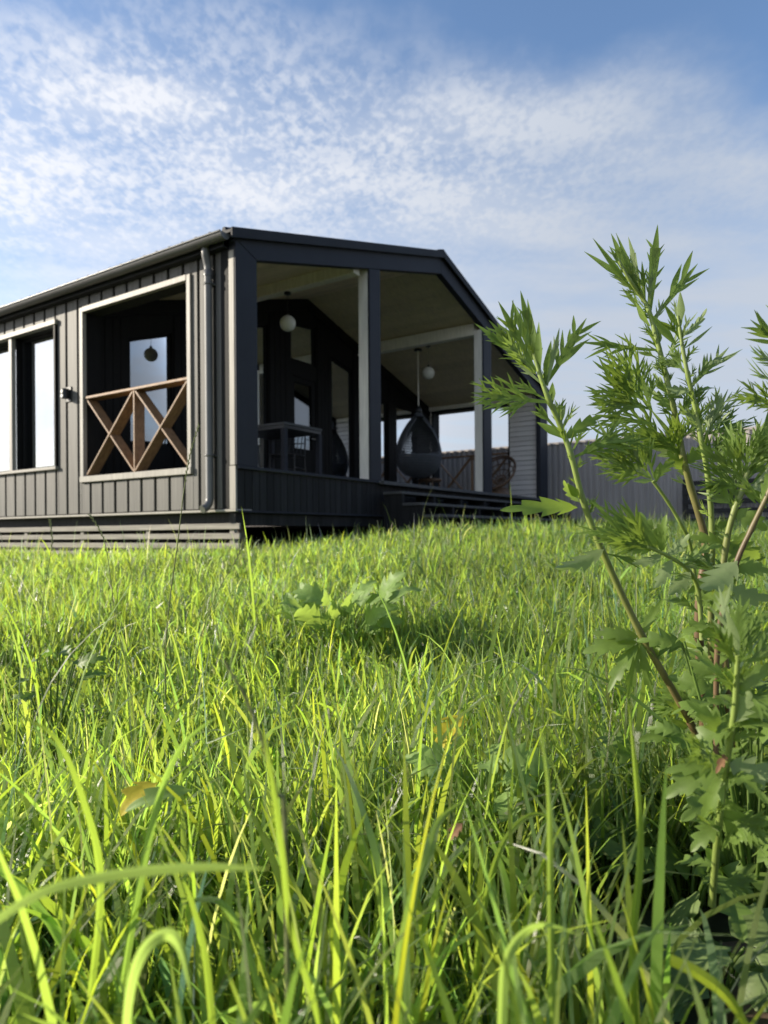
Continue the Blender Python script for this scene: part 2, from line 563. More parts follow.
# --- charcoal board skirt below the porch floor along the gable front
def front_skirt(b):
    x = -0.005
    while x < WID - .02:
        b.box(x, min(x + .104, WID), -0.002, 0.024, -0.462, -0.0345)
        x += 0.112
    b.box(-0.002, WID, 0.0245, 0.029, -0.462, -0.036)


hp('skirt_board', 'skirt', front_skirt, 0.003)
hp('sill', 'frame', lambda b: b.box(-0.012, 2.60, -0.035, 0.03, -0.033, 0.002), 0.003)
hp('drip_board', 'frame', lambda b: b.box(-0.01, WID, -0.03, 0.025, -0.484, -0.463), 0.003)

# --- gable frame of the porch
def gable_frame(b):
    yb, yf = 0.075, -0.025
    rt0, rtr, xr = roof_top(0) - .09, roof_top(RIDGE) - .08, WID + .03
    xi, xo = 0.285, WID - .40
    b.prism([(-0.03, 0.003), (xi, 0.003), (xi, under(xi) - .003), (-0.03, rt0 - .003)], 'y', yf, yb)
    b.prism([(-0.03, rt0), (xi, under(xi)), (RIDGE - .002, under(RIDGE)), (RIDGE - .002, rtr)], 'y', yf, yb)
    b.prism([(RIDGE + .002, under(RIDGE)), (xo, under(xo)), (xr, rt0), (RIDGE + .002, rtr)], 'y', yf, yb)
    b.prism([(xo, -0.47), (xr, -0.47), (xr, rt0 - .003), (xo, under(xo) - .003)], 'y', yf, yb)
    for xa, xb in ((2.417, 2.675), (5.97, 6.30)):
        b.prism([(xa, 0.003), (xb, 0.003), (xb, under(xb) - .003), (xa, under(xa) - .003)], 'y', yf + .002, 0.012)


hp('gable_frame', 'frame', gable_frame, 0.004)
hp('corner_board', 'casing', lambda b: (b.box(-0.034, -0.0305, 0.0, 0.074, 0.004, 2.22),
                                       b.box(-0.030, -0.006, -0.002, 0.085, -0.4495, -0.002)), 0.003)
hp('dark_corner_strip', 'dark', lambda b: b.box(-0.020, 0.0235, 0.0865, 0.2045, -0.4495, 2.27), 0.003)  # near-black upright strip between corner board and cladding
for x0, x1, xt in ((2.420, 2.672, 2.42), (5.973, 6.297, 6.297)):
    hp('post', 'postwood', lambda b: b.box(x0, x1, 0.0125, 0.165, 0.0005, under(xt) + .05), 0.006)

# --- purlins that carry the porch ceiling
for xa, xb in ((2.19, 2.33), (5.975, 6.12)):
    zt = min(ceil_z(xa), ceil_z(xb)) + (.05 if xa < 3 else 0)
    hp('purlin', 'postwood', lambda b: b.box(xa, xb, 0.0765 if xa < 3 else 0.166, DEP - .001, zt - .20, zt + .01), 0.005)
hp('purlin', 'postwood', lambda b: b.box(WID - .38, WID - .24, 0.16, DEP - .001, 2.115, ceil_z(WID - .24) + .01), 0.005)
hp('wall_plate', 'ceiling', lambda b: b.box(0.206, 0.30, 0.10, DEP - .001, 2.16, ceil_z(0.206) + .01), 0.005)

# --- ceiling of boards, both slopes
def ceiling(b):
    n = 20
    for side in (0, 1):
        a0, a1 = (0.2, RIDGE) if side == 0 else (RIDGE, WID - .2)
        for k in range(n):
            xa = a0 + (a1 - a0) * k / n; xb = a0 + (a1 - a0) * (k + 1) / n - .005
            za, zb_ = ceil_z(xa), ceil_z(xb)
            b.prism([(xa, za), (xb, zb_), (xb, zb_ + .02), (xa, za + .02)], 'y', 0.08, DEP - .002)


hp('porch_ceiling', 'ceiling', ceiling, 0)

# --- roof of ribbed sheet metal
def roof_sheet(b):
    y0, y1 = -0.06, LEN + .15
    xl, xr = -0.13, WID + .13
    for (xa, xb) in ((xl, RIDGE), (RIDGE, xr)):
        b.prism([(xa, roof_top(xa) - .03), (xb, roof_top(xb) - .03), (xb, roof_top(xb)), (xa, roof_top(xa))], 'y', y0, y1)
        y = y0 + .10
        while y < y1 - .05:
            za, zb_ = roof_top(xa), roof_top(xb)
            v = []
            for (x, z) in ((xa, za), (xb, zb_)):
                v += [(x, y - .03, z + .001), (x, y - .014, z + .040), (x, y + .014, z + .040), (x, y + .03, z + .001)]
            b.add(v, [(0, 1, 5, 4), (1, 2, 6, 5), (2, 3, 7, 6), (0, 3, 2, 1), (4, 5, 6, 7)])
            y += 0.21


roof = hp('roof', 'roof', roof_sheet, 0)
hp('ridge_cap', 'roof', lambda b: b.prism([(RIDGE - .16, roof_top(RIDGE - .16) + .03), (RIDGE, roof_top(RIDGE) + .035), (RIDGE + .16, roof_top(RIDGE - .16) + .03),
                                         (RIDGE + .16, roof_top(RIDGE - .16) + .036), (RIDGE, roof_top(RIDGE) + .043), (RIDGE - .16, roof_top(RIDGE - .16) + .036)], 'y', -0.07, LEN), 0, roof)


def barge(b):
    for (xa, xb) in ((-0.13, RIDGE - .001), (RIDGE + .001, WID + .13)):
        b.prism([(xa, roof_top(xa) - .092), (xb, roof_top(xb) - .092), (xb, roof_top(xb) + .016), (xa, roof_top(xa) + .016)], 'y', -0.085, -0.061)


hp('barge_board', 'roof', barge, 0.003, roof)
hp('attic_board', 'dark', lambda b: (b.prism([(0.02, ceil_z(0) + .025), (RIDGE, ceil_z(RIDGE) + .025), (RIDGE, roof_top(RIDGE) - .035), (0.02, roof_top(0) - .035)], 'y', 0.078, LEN - .05),
                                    b.prism([(RIDGE, ceil_z(RIDGE) + .025), (WID - .02, ceil_z(WID) + .025), (WID - .02, roof_top(WID) - .035), (RIDGE, roof_top(RIDGE) - .035)], 'y', 0.078, LEN - .05)), 0, roof)
hp('soffit', 'roof', lambda b: (b.box(-0.10, 0.02, 0.08, LEN, 2.245, 2.26), b.box(-0.10, -0.085, 0.08, LEN, 2.26, 2.352)), 0, roof)


def gutter(b):
    n = 10
    cx, cz, r = -0.170, 2.335, 0.066
    ring = [(cx + r * math.cos(t), cz + r * math.sin(t)) for t in [math.pi + math.pi * i / n for i in range(n + 1)]]
    inner = [(cx + (r - .006) * math.cos(t), cz + (r - .006) * math.sin(t)) for t in [2 * math.pi - math.pi * i / n for i in range(n + 1)]]
    ya, yb = -0.02, LEN + .1
    v, f = [], []
    pts = ring + inner
    m_ = len(pts)
    for y in (ya, yb):
        v += [(p[0], y, p[1]) for p in pts]
    f = [(i, (i + 1) % m_, m_ + (i + 1) % m_, m_ + i) for i in range(m_)]
    b.add(v, f, True)
    b.prism(ring, 'y', ya - .006, ya)
    b.tube([(cx - r, ya, cz), (cx - r, yb, cz)], 0.012, 8)


gut = hp('gutter', 'gutter', gutter, 0, roof)


PX, PY = -0.070, 0.335


def downpipe(b):
    b.tube([(-0.115, PY - .01, 2.31), (-0.115, PY - .01, 2.24), (-0.108, PY - .008, 2.20), (-0.078, PY, 2.13), (PX, PY, 2.09), (PX, PY, -0.33), (PX - .01, PY, -0.38), (PX - .045, PY + .002, -0.425), (PX - .10, PY + .005, -0.45)],
           0.043, 14)
    b.lathe([(0.050, 0), (0.050, 0.06), (0.043, 0.065)], (PX, PY, 2.0), 14)


pipe = hp('downpipe', 'gutter', downpipe, 0)
for z in (1.92, 0.12):
    hp('bracket', 'gutter', lambda b: (b.lathe([(0.046, -.012), (0.050, -.012), (0.050, .012), (0.046, .012)], (PX, PY, z), 14),
                                      b.box(-0.03, 0.0, PY - .05, PY + .05, z - .008, z + .008)), 0, pipe)

# --- right porch wall with a second railed opening
RW0, RW1 = 8.87, 9.13
RO = (0.74, 2.60, 0.0, 2.12)


def right_wall(b):
    b.box(RW0 + .02, RW1, 0.08, RO[0], -0.45, 2.40)
    b.box(RW0 + .02, RW1, RO[1], LEN, -0.45, 2.40)
    b.box(RW0 + .02, RW1, RO[0], RO[1], -0.45, RO[2] - .04)
    b.box(RW0 + .02, RW1, RO[0], RO[1], RO[3] + .03, 2.40)


hp('wall', 'siding_base', right_wall, 0)


def lap(b, seg):
    z = 0.001
    while z < 2.2:
        z1 = min(z + .096, 2.2)
        for (ya, yb) in (seg,):
            b.prism([(RW0 - .016, z), (RW0 + .019, z), (RW0 + .019, z1), (RW0 - .002, z1)], 'y', ya, yb)
        z += 0.105


for seg_ in ((0.078, RO[0] - .03), (RO[1] + .04, DEP)):
    hp('lap_siding', 'lap', lambda b: lap(b, seg_), 0.0015)


def ro_trim(b):
    b.box(RW0 - .01, RW1 + .03, RO[0] - .028, RO[0], RO[2], RO[3] - .05)
    b.box(RW0 - .01, RW1 + .03, RO[1], RO[1] + .038, RO[2], RO[3] - .05)
    b.box(RW0 - .02, RW1 + .03, RO[0] - .03, RO[1] + .04, RO[3] - .048, RO[3] + .028)


hp('casing', 'dark', ro_trim, 0.003)
cross_railing(RO[0] + .01, RO[1] - .01, 0.0, 1.05, RW0 + .07, RW0 + .16, 'railing')

# --- glazed back wall of the porch
YB = DEP
GL = [  # glazed fields: x0, x1, z0, ztop-left, ztop-right, name
    (0.70, 1.42, 0.48, 1.92, 2.16, 'window'),
    (2.10, 3.40, 0.10, 2.45, 2.78, 'window'),
    (3.98, 4.66, 2.32, 2.98, 3.05, 'window'),
    (5.14, 5.80, 0.10, 2.62, 2.48, 'window'),
    (6.72, 7.06, 0.10, 2.06, 2.06, 'window'),
    (7.42, 8.22, 0.10, 2.06, 2.06, 'window'),
]


def bw(b):
    x = 0.205
    top = lambda x: ceil_z(x) - .002
    def col(xa, xb, z0=None, za=None):
        # solid between z0 and the ceiling
        zz0 = z0 if z0 is not None else -0.03
        za_ = za if za is not None else zz0
        b.prism([(xa, zz0), (xb, za_), (xb, top(xb)), (xa, top(xa))], 'y', YB, YB + .14)
    edges = [0.205, .70, 1.42, 2.10, 3.40, 3.98, 4.42, 4.66, 5.14, 5.80, 6.72, 7.06, 7.42, 8.22, RW0 + .018]
    for xa, xb in zip(edges[:-1], edges[1:]):
        g = [q for q in GL if q[0] <= xa and q[1] >= xb]
        if 3.98 <= xa < 4.66:
            b.box(xa, xb, YB, YB + .14, 2.06, 2.32)
            f = lambda x: 2.98 + (3.05 - 2.98) * (x - 3.98) / .68
            b.prism([(xa, f(xa)), (xb, f(xb)), (xb, top(xb)), (xa, top(xa))], 'y', YB, YB + .14)
        elif g:
            q = g[0]
            b.box(xa, xb, YB, YB + .14, -0.03, q[2])
            col(xa, xb, q[3], q[4])
        else:
            col(xa, xb)


hp('back_wall', 'dark', bw, 0)


def back_boards(b):
    for (xa, xb) in ((0.21, .68), (1.44, 2.08), (3.42, 3.95), (4.69, 5.12), (5.82, 6.70), (7.08, 7.40), (8.24, 8.84)):
        n = max(1, round((xb - xa) / .12)); w = (xb - xa) / n
        for i in range(n):
            b.prism([(xa + i * w + .004, 0.0), (xa + (i + 1) * w - .004, 0.0), (xa + (i + 1) * w - .004, ceil_z(xa + (i + 1) * w) - .24), (xa + i * w + .004, ceil_z(xa + i * w) - .24)], 'y', YB - .018, YB - .0005)
    for (xa, xb) in ((0.31, RIDGE), (RIDGE, RW0 - .02)):
        b.prism([(xa, ceil_z(xa) - .20), (xb, ceil_z(xb) - .20), (xb, ceil_z(xb) - .003), (xa, ceil_z(xa) - .003)], 'y', YB - .03, YB - .0005)


hp('back_cladding', 'dark', back_boards, 0.003)
for (xa, xb, z0, zl, zr_, nm) in GL:
    def fr(b):
        t = .045
        b.prism([(xa, z0), (xa + t, z0), (xa + t, zl), (xa, zl)], 'y', YB + .03, YB + .085)
        b.prism([(xb - t, z0), (xb, z0), (xb, zr_), (xb - t, zr_)], 'y', YB + .03, YB + .085)
        b.box(xa + t, xb - t, YB + .03, YB + .085, z0, z0 + t)
        s_ = (zr_ - zl) / (xb - xa)
        b.prism([(xa + t, zl + s_ * t - t), (xb - t, zr_ - s_ * t - t), (xb - t, zr_ - s_ * t), (xa + t, zl + s_ * t)], 'y', YB + .03, YB + .085)
    w_ = hp('window', 'dark', fr, 0.003)
    hp('pane', 'doorglass', lambda b: b.prism([(xa + .04, z0 + .04), (xb - .04, z0 + .04), (xb - .04, zr_ - .04), (xa + .04, zl - .04)], 'y', YB + .052, YB + .062), 0, w_)

door = hp('door', 'dark', lambda b: (b.box(3.985, 4.085, YB + .012, YB + .085, 0.002, 2.055), b.box(4.555, 4.655, YB + .012, YB + .085, 0.002, 2.055),
                                    b.box(4.085, 4.555, YB + .012, YB + .085, 1.955, 2.055), b.box(4.085, 4.555, YB + .012, YB + .085, 0.002, 0.80)), 0.004)
hp('pane', 'doorglass', lambda b: b.box(4.08, 4.56, YB + .045, YB + .056, 0.79, 1.96), 0, door)
hp('handle', 'chrome', lambda b: (b.tube([(4.605, YB + .011, 1.0), (4.605, YB - .035, 1.0)], 0.009), b.tube([(4.612, YB - .035, 1.0), (4.50, YB - .035, 1.0)], 0.008)), 0, door)


# --- the room behind
def room(b):
    b.box(0.27, RW0 + .015, LEN - .12, LEN - .02, -0.03, 2.35)
    b.box(0.265, 0.272, DEP + .15, WN[0] - .06, -0.02, 2.3)
    b.box(4.9, 5.0, DEP + .145, LEN - .13, -0.02, 2.30)


hp('inner_wall', 'room', room, 0)
hp('room_floor', 'roomfloor', lambda b: b.box(0.21, RW0 + .01, DEP + .01, LEN - .03, -0.034, -0.031), 0)
hp('room_ceiling', 'room', lambda b: b.box(0.21, RW0 + .01, DEP + .145, LEN - .03, 2.32, 2.36), 0)

# --- porch steps: four treads, open risers, block stringers
SX0, SX1 = 2.60, 8.66
stair = hp('porch_steps', 'deck', lambda b: b.box(SX0 + .02, SX1, -0.10, -0.036, -0.05, -0.002), 0.003)
for k in range(4):
    zt = -0.155 * (k + 1) if k else -0.155
    zt = -0.155 - 0.158 * k
    ya = -0.10 - 0.30 * (k + 1)
    for j in range(2):
        y0 = ya + .004 + j * .15
        hp('tread', 'deck', lambda b: b.box(SX0 - .01, SX1 + .01, y0, y0 + .145, zt - .036, zt), 0.003, stair)
for i in range(8):
    x = SX0 + .02 + i * (SX1 - SX0 - .09) / 7

    def stg(b):
        for k in range(4):
            zt = -0.155 - 0.158 * k - .0365
            b.box(x, x + .05, -0.10 - .30 * (k + 1) + .012, -0.10 - .30 * k + .0105, max(zt - .5, -1.05), zt)
    hp('stringer', 'skirt', stg, 0.003, stair)

# ------------------------------------------------------------------ wall lamp
wl = thing('wall_lamp', 'small black two way outdoor lamp on the grey cladding between window and crossed railing', 'wall lamp', H(-0.012, 2.93, 0.98), HROT)
b = MB(); b.box(-0.012, -0.0, -.055, .055, 0, .19); b.build('back_plate', M['steel'], wl, .003)
b = MB(); b.tube([(-.058, 0, .035), (-.058, 0, .155)], 0.044, 16); b.build('lamp_body', M['steel'], wl)
for z in (.062, .118):
    b = MB(); b.tube([(-.100, -.004, z), (-.108, -.004, z)], 0.022, 14); b.build('lens', M['globe'], wl)


# ------------------------------------------------------------------ porch furniture (each a thing of its own)
def pendant(loc, drop, r, label):
    t = thing('pendant_lamp', label, 'lamp', H(loc[0], loc[1], loc[2] - drop - r), HROT, 'globe lamps hanging from the porch ceiling')
    b = MB(); b.lathe([(0.0, 0)] + [(r * math.sin(math.pi * i / 14), r - r * math.cos(math.pi * i / 14)) for i in range(1, 14)] + [(0.0, 2 * r)], (0, 0, 0), 24)
    b.build('globe', M['globe'], t)
    b = MB(); b.tube([(0, 0, 2 * r + .02), (0, 0, drop + r - .02)], 0.0035, 6); b.build('cord', M['steel'], t)
    b = MB(); b.lathe([(0.0, .03), (.045, .03), (.05, 0), (0, 0)], (0, 0, drop + r - .03), 16); b.build('ceiling_cup', M['steel'], t)
    b = MB(); b.lathe([(0.0, .0), (.022, .0), (.022, .04), (0, .04)], (0, 0, 2 * r - .01), 12); b.build('socket', M['steel'], t)


pendant((2.26, 1.27, 2.70), 2.70 - 2.26, 0.112, 'white globe pendant lamp hanging above the table, nearer the house corner')
pendant((6.43, 1.35, ceil_z(6.43)), ceil_z(6.43) - 2.375, 0.118, 'white globe pendant lamp beside the rope of the hanging egg chair')

tb = thing('table', 'dark square porch table seen from below over the sill', 'table', H(1.64, 0.80, 0.0), HROT)
b = MB(); b.box(0, .79, 0, .95, .715, .75); b.build('tabletop', M['deck'], tb, .004)
for (x, y) in ((.035, .035), (.755, .035), (.035, .915), (.755, .915)):
    b = MB(); b.box(x - .033, x + .033, y - .033, y + .033, 0.001, .668); b.build('leg', M['frame'], tb, .003)
b = MB(); b.box(.01, .78, .01, .94, .67, .714); b.build('apron', M['steel'], tb, .003)


def porch_chair(x, y, rot, label):
    t = thing('porch_chair', label, 'chair', H(x, y, 0), HROT + rot, 'dark metal chairs around the porch table')
    b = MB(); b.box(-.21, .21, -.21, .21, .43, .45); b.build('seat', M['steel'], t, .008)
    for sx in (-1, 1):
        b = MB(); b.tube([(sx * .20, -.20, 0.001), (sx * .19, -.18, .43)], .012); b.build('leg', M['steel'], t)
        b = MB(); b.tube([(sx * .20, .24, 0.001), (sx * .19, .19, .43), (sx * .19, .22, .62), (sx * .17, .27, .80), (sx * .12, .30, .88)], .012); b.build('leg', M['steel'], t)
    b = MB(); b.tube([(-.12, .30, .88), (-.05, .31, .91), (.05, .31, .91), (.12, .30, .88)], .014)
    for i in range(5):
        xx = -.12 + .06 * i
        b.tube([(xx, .20, .45), (xx * 1.1, .23, .65), (xx, .30, .885)], .007)
    b.tube([(-.185, .225, .64), (.185, .225, .64)], .008)
    b.build('backrest', M['steel'], t)
    b = MB(); b.tube([(-.195, -.19, .22), (.195, -.19, .22)], .008); b.tube([(-.197, -.19, .25), (-.197, .22, .25)], .008); b.tube([(.197, -.19, .25), (.197, .22, .25)], .008)
    b.build('stretcher', M['steel'], t)


porch_chair(2.55, 1.55, -math.pi / 2 + .3, 'dark metal chair at the right end of the porch table, back post above the top')
porch_chair(1.98, 1.98, 0.1, 'dark metal chair behind the porch table, farthest from the sill')
porch_chair(1.30, 1.30, math.pi / 2, 'dark metal chair at the left end of the porch table, next to the corner post')

# hanging egg chair
egg = thing('hanging_chair', 'charcoal woven egg chair hanging on a rope from the porch beam', 'hanging chair', H(6.5, 1.62, 0.36), HROT)
EZ = [0, .05, .14, .26, .40, .55, .72, .90, 1.06, 1.20, 1.32]
ER = [.02, .22, .37, .45, .48, .475, .43, .345, .24, .12, .03]


def egg_pt(th, ph):
    z = 1.32 * (th / math.pi)
    r = float(np.interp(z, EZ, ER))
    return Vector((r * math.cos(ph), r * 0.9 * math.sin(ph), z))
b = MB()
face = -2.4                                       # the open side looks to the steps
nth, nph = 26, 64
def open_side(th, ph):
    a = (ph - face + math.pi) % (2 * math.pi) - math.pi
    z = egg_pt(th, ph).z
    return z > 0.45 and abs(a) < 1.0 * min(1.0, (z - .42) / .12) and z < 1.18
for k in range(nph):
    ph = 2 * math.pi * k / nph
    for sgn in (1, -1):
        run = []
        for i in range(nth + 1):
            th = 0.05 + (math.pi - .1) * i / nth
            p_ = ph + sgn * 1.3 * i / nth
            if open_side(th, p_):
                if len(run) > 1: b.tube(run, .0105, 5, False)
                run = []
            else:
                run.append(egg_pt(th, p_))
        if len(run) > 1: b.tube(run, .0105, 5, False)
b.build('basket', M['wicker'], egg)
b = MB()
ring = [egg_pt(0, 0)]
loop = []
for i in range(25):
    t = -1 + 2 * i / 24
    loop.append(egg_pt(1.0, face + t))
b.tube(loop, .016, 8, False)
for sg in (-1, 1):
    b.tube([egg_pt(1.05 + (2.75 - 1.05) * i / 12, face + sg * (1.0 - .5 * (i / 12) ** 3)) for i in range(13)], .016, 8, False)
b.build('rim', M['wicker'], egg)
b = MB(); b.lathe([(0, .09), (.18, .11), (.30, .19), (.36, .29), (.37, .38), (.34, .41), (.28, .35), (0, .31)], (0, 0, 0), 28); b.build('seat_cushion', M['seatcloth'], egg)
b = MB(); b.lathe([(0.02, 1.25), (.07, 1.26), (.07, 1.36), (.03, 1.42), (.02, 1.42)], (0, 0, 0), 14); b.build('crown_cap', M['steel'], egg)
ctop = ceil_z(6.5) - .36
b = MB(); b.tube([(0, 0, 1.40), (0, 0, ctop - .02)], .013, 8); b.build('rope', M['postwood'], egg)
b = MB(); b.lathe([(0, .03), (.07, .03), (.08, 0), (0, 0)], (0, 0, ctop - .032), 16); b.build('ceiling_hook', M['steel'], egg)


# rattan round chair and small rattan stool
rc = thing('rattan_chair', 'round brown rattan lounge chair tilted beside the pale lap siding', 'chair', H(7.95, 0.60, 0.0), HROT)
b = MB()
ax = Vector((-.80, .10, .58)).normalized()
e1 = Vector((0, 1, 0)); e1 = (e1 - ax * e1.dot(ax)).normalized(); e2 = ax.cross(e1)
C0 = Vector((0, 0, .46))
def bowl(rr, dd, n=28):
    return [C0 + e1 * rr * math.cos(2 * math.pi * i / n) + e2 * rr * math.sin(2 * math.pi * i / n) + ax * dd for i in range(n + 1)]
b.tube(bowl(.44, .10), .022, 8, False)
b.tube(bowl(.42, .06), .016, 8, False)
b.build('rim', M['rattan'], rc)
b = MB()
for rr, dd in ((.34, -.02), (.24, -.09), (.12, -.13)):
    b.tube(bowl(rr, dd), .011, 6, False)
for i in range(14):
    t = 2 * math.pi * i / 14
    b.tube([C0 + (e1 * math.cos(t) + e2 * math.sin(t)) * rr + ax * dd for rr, dd in ((.44, .10), (.34, -.02), (.24, -.09), (.12, -.13), (0, -.145))], .009, 5, False)
b.build('bowl', M['rattan'], rc)
b = MB(); b.lathe([(.30, .0), (.31, .02), (.22, .20), (.21, .2), (.29, .0)], (0, 0, 0.001), 20); b.build('base', M['rattan'], rc)

st = thing('rattan_stool', 'low brown rattan footstool with splayed legs under the hanging egg chair', 'stool', H(7.15, 1.75, 0.0), HROT)
b = MB(); b.lathe([(0, .34), (.24, .34), (.26, .37), (.24, .40), (0, .41)], (0, 0, 0), 22); b.build('seat', M['rattan'], st)
for i in range(4):
    t = math.pi / 4 + i * math.pi / 2
    b = MB(); b.tube([(.27 * math.cos(t), .27 * math.sin(t), 0.001), (.20 * math.cos(t), .20 * math.sin(t), .34)], .016); b.build('leg', M['rattan'], st)

# ------------------------------------------------------------------ fence of corrugated sheet
XF = 10.45
gz_f = 0.52
fn = thing('corrugated_fence', 'tall graphite corrugated metal fence running behind the house and plants', 'fence', H(XF, 0, gz_f - FLOOR), HROT)
zb, zt = FLOOR - .80 - gz_f, FLOOR + 1.37 - gz_f
b = MB()
y0, y1 = -16.0, 24.0
pit = 0.1375
prof = []
y = y0
while y < y1:
    prof += [(0.0, y), (0.0, y + .055), (0.030, y + .070), (0.030, y + .122)]
    y += pit
v, f = [], []
for (dx, yy) in prof:
    v += [(dx, yy, zb), (dx, yy, zt)]
f = [(2 * i, 2 * i + 2, 2 * i + 3, 2 * i + 1) for i in range(len(prof) - 1)]
b.add(v, f)
o = b.build('sheet', M['fence'], fn)
sd = o.modifiers.new('thickness', 'SOLIDIFY'); sd.thickness = 0.002
b = MB(); b.box(.034, .065, y0, y1, zt - .22, zt - .16); b.box(.034, .065, y0, y1, zb + .2, zb + .26); b.build('rail', M['fence'], fn)
for i in range(16):
    yy = y0 + .4 + i * 2.5
    b = MB(); b.box(.066, .126, yy - .03, yy + .03, -0.02, zt - .02); b.build('post', M['fence'], fn)
b = MB(); b.box(-.014, .040, y0, y1, zt - .045, zt + .012); b.build('cap_strip', M['fence'], fn)

# old timber pallet leaning in front of the fence
pl = thing('wooden_pallet', 'dark old slatted pallet standing against the fence behind the weeds', 'pallet', H(10.15, -3.50, gz_f - FLOOR - .02), HROT)
for k in range(5):
    b = MB(); z = .30 + k * .19; b.box(-.02 , .005, -.95, .95, z, z + .10); b.build('slat', M['pallet'], pl, .004)
for y in (-.9, 0, .9):
    b = MB(); b.box(.0055, .10, y - .05, y + .05, 0.0, 1.2); b.build('bearer', M['pallet'], pl, .004)

# ------------------------------------------------------------------ grass (nobody could count it)
def blocked(x, y):
    lx = (x - HX) * HV[0] + (y - HY) * HV[1]
    ly = (x - HX) * HU[0] + (y - HY) * HU[1]
    inside = (lx > -0.02) & (lx < 9.3) & (ly > 0.05)
    inside |= (lx > 2.55) & (lx < 8.75) & (ly > -1.3)
    inside |= lx > 10.35
    return inside


def scatter(n, ymin, ymax, pad=1.1, slope=0.66):
    y = ymin + (ymax - ymin) * np.sqrt(RNG.random(n) * (1 - (ymin / ymax) ** 2) + (ymin / ymax) ** 2) if ymin > 0.5 else RNG.uniform(ymin, ymax, n)
    half = pad + slope * np.maximum(y, 0)
    x = RNG.uniform(-1, 1, n) * half
    return x, y


def blades(x, y, h, w, rings, tint, lean=0.25, droop=0.8, zoff=0.0):
    """arrays of strips -> verts (n, rings, 2, 3), colour"""
    n = len(x)
    az = RNG.uniform(0, 2 * np.pi, n)
    droop = droop * np.ones(n)
    th0 = np.abs(RNG.normal(0, lean, n))
    bend = np.abs(RNG.normal(0, 1, n)) * droop + 0.12
    t = np.linspace(0, 1, rings)
    ang = th0[:, None] + bend[:, None] * t[None, :] ** 1.6 * 1.3
    ds = h[:, None] / (rings - 1)
    rr = np.concatenate([np.zeros((n, 1)), np.cumsum(np.sin(ang[:, :-1]) * ds, 1)], 1)
    zz = np.concatenate([np.zeros((n, 1)), np.cumsum(np.cos(ang[:, :-1]) * ds, 1)], 1)
    tw = RNG.uniform(-1.2, 1.2, n)[:, None] * t[None, :] + RNG.normal(0, .5, n)[:, None]
    cx = x[:, None] + rr * np.cos(az)[:, None]
    cy = y[:, None] + rr * np.sin(az)[:, None]
    cz = ground(x, y)[:, None] + zoff + zz
    wd = w[:, None] * (0.55 + 0.75 * t - 1.28 * t ** 3.0)[None, :]
    wd = np.maximum(wd, 0.0004)
    sa = az[:, None] + np.pi / 2 + tw
    sx, sy = np.cos(sa) * wd / 2, np.sin(sa) * wd / 2
    sz = np.sin(tw) * wd * 0.25
    V = np.empty((n, rings, 2, 3), np.float32)
    V[:, :, 0, 0] = cx - sx; V[:, :, 0, 1] = cy - sy; V[:, :, 0, 2] = cz - sz
    V[:, :, 1, 0] = cx + sx; V[:, :, 1, 1] = cy + sy; V[:, :, 1, 2] = cz + sz
    return V, np.repeat(tint[:, None, :], rings * 2, 1)


def tints(n, bright=1.0, dry=0.022):
    b_ = RNG.normal(1.0, 0.17, n).clip(.55, 1.5) * bright
    hue = RNG.normal(-0.02, 0.09, n)
    c = np.stack([b_ * (1 + hue), b_ * np.ones(n), b_ * (1 - hue) * RNG.uniform(.7, 1.5, n)], 1)
    d = RNG.random(n) < dry
    c[d] = np.array([1.9, 1.5, 4.0]) * RNG.uniform(.7, 1.1, (d.sum(), 1))
    cool = RNG.random(n) < 0.06
    c[cool & ~d] *= np.array([.85, .95, 1.7])
    return c


VS, FS, CS = [], [], []
VOFF = 0


def push(V, C):
    global VOFF
    n, r = V.shape[:2]
    VS.append(V.reshape(-1, 3)); CS.append(C.reshape(-1, 3))
    base = VOFF + (np.arange(n) * r * 2)[:, None] + (np.arange(r - 1) * 2)[None, :]
    base = base.reshape(-1, 1)
    FS.append(np.concatenate([base, base + 1, base + 3, base + 2], 1))
    VOFF += n * r * 2


def patch(x, y, s, seed=0.0):
    return (np.sin(x * 2.1 / s + seed) + np.sin(y * 2.7 / s + 1.3 * x / s + seed * 2) + np.sin((x - y) * 1.3 / s + 2 + seed)) / 3


def tuft(x, y, r):
    n = len(x)
    k = max(1, n // 9)
    idx = RNG.integers(0, k, n)
    return x[:k][idx] + RNG.normal(0, r, n), y[:k][idx] + RNG.normal(0, r, n)


def zone(n, ymin, ymax, hm, hs, wm, rings, tr, pad=1.1, slope=.66, lean=.25, droop=.8, rmin=0.0, hmax=9, maxtop=None, bright=1.0):
    x, y = scatter(n, ymin, ymax, pad, slope)
    x, y = tuft(x, y, tr)
    ok = ~blocked(x, y)
    d = np.hypot(x, y)
    ok &= d > rmin
    ok &= ~((x > 0.36) & (y > 0.55) & (y < 1.02) & (x < .9))        # bare patch with the plank
    x, y = x[ok], y[ok]
    n = len(x)
    P = patch(x, y, 1.0)
    h = RNG.normal(hm, hs, n).clip(hm * .35, hmax) * (1 + .22 * P)
    w = wm * RNG.uniform(.55, 1.35, n)
    if maxtop is not None:
        h = np.minimum(h, np.maximum(.12, maxtop(np.hypot(x, y)) * RNG.uniform(.6, 1.0, n)))
    V, C = blades(x, y, h, w, rings, tints(n, bright) * (1 + .12 * patch(x, y, .6, 3.0))[:, None], lean, droop)
    push(V, C)


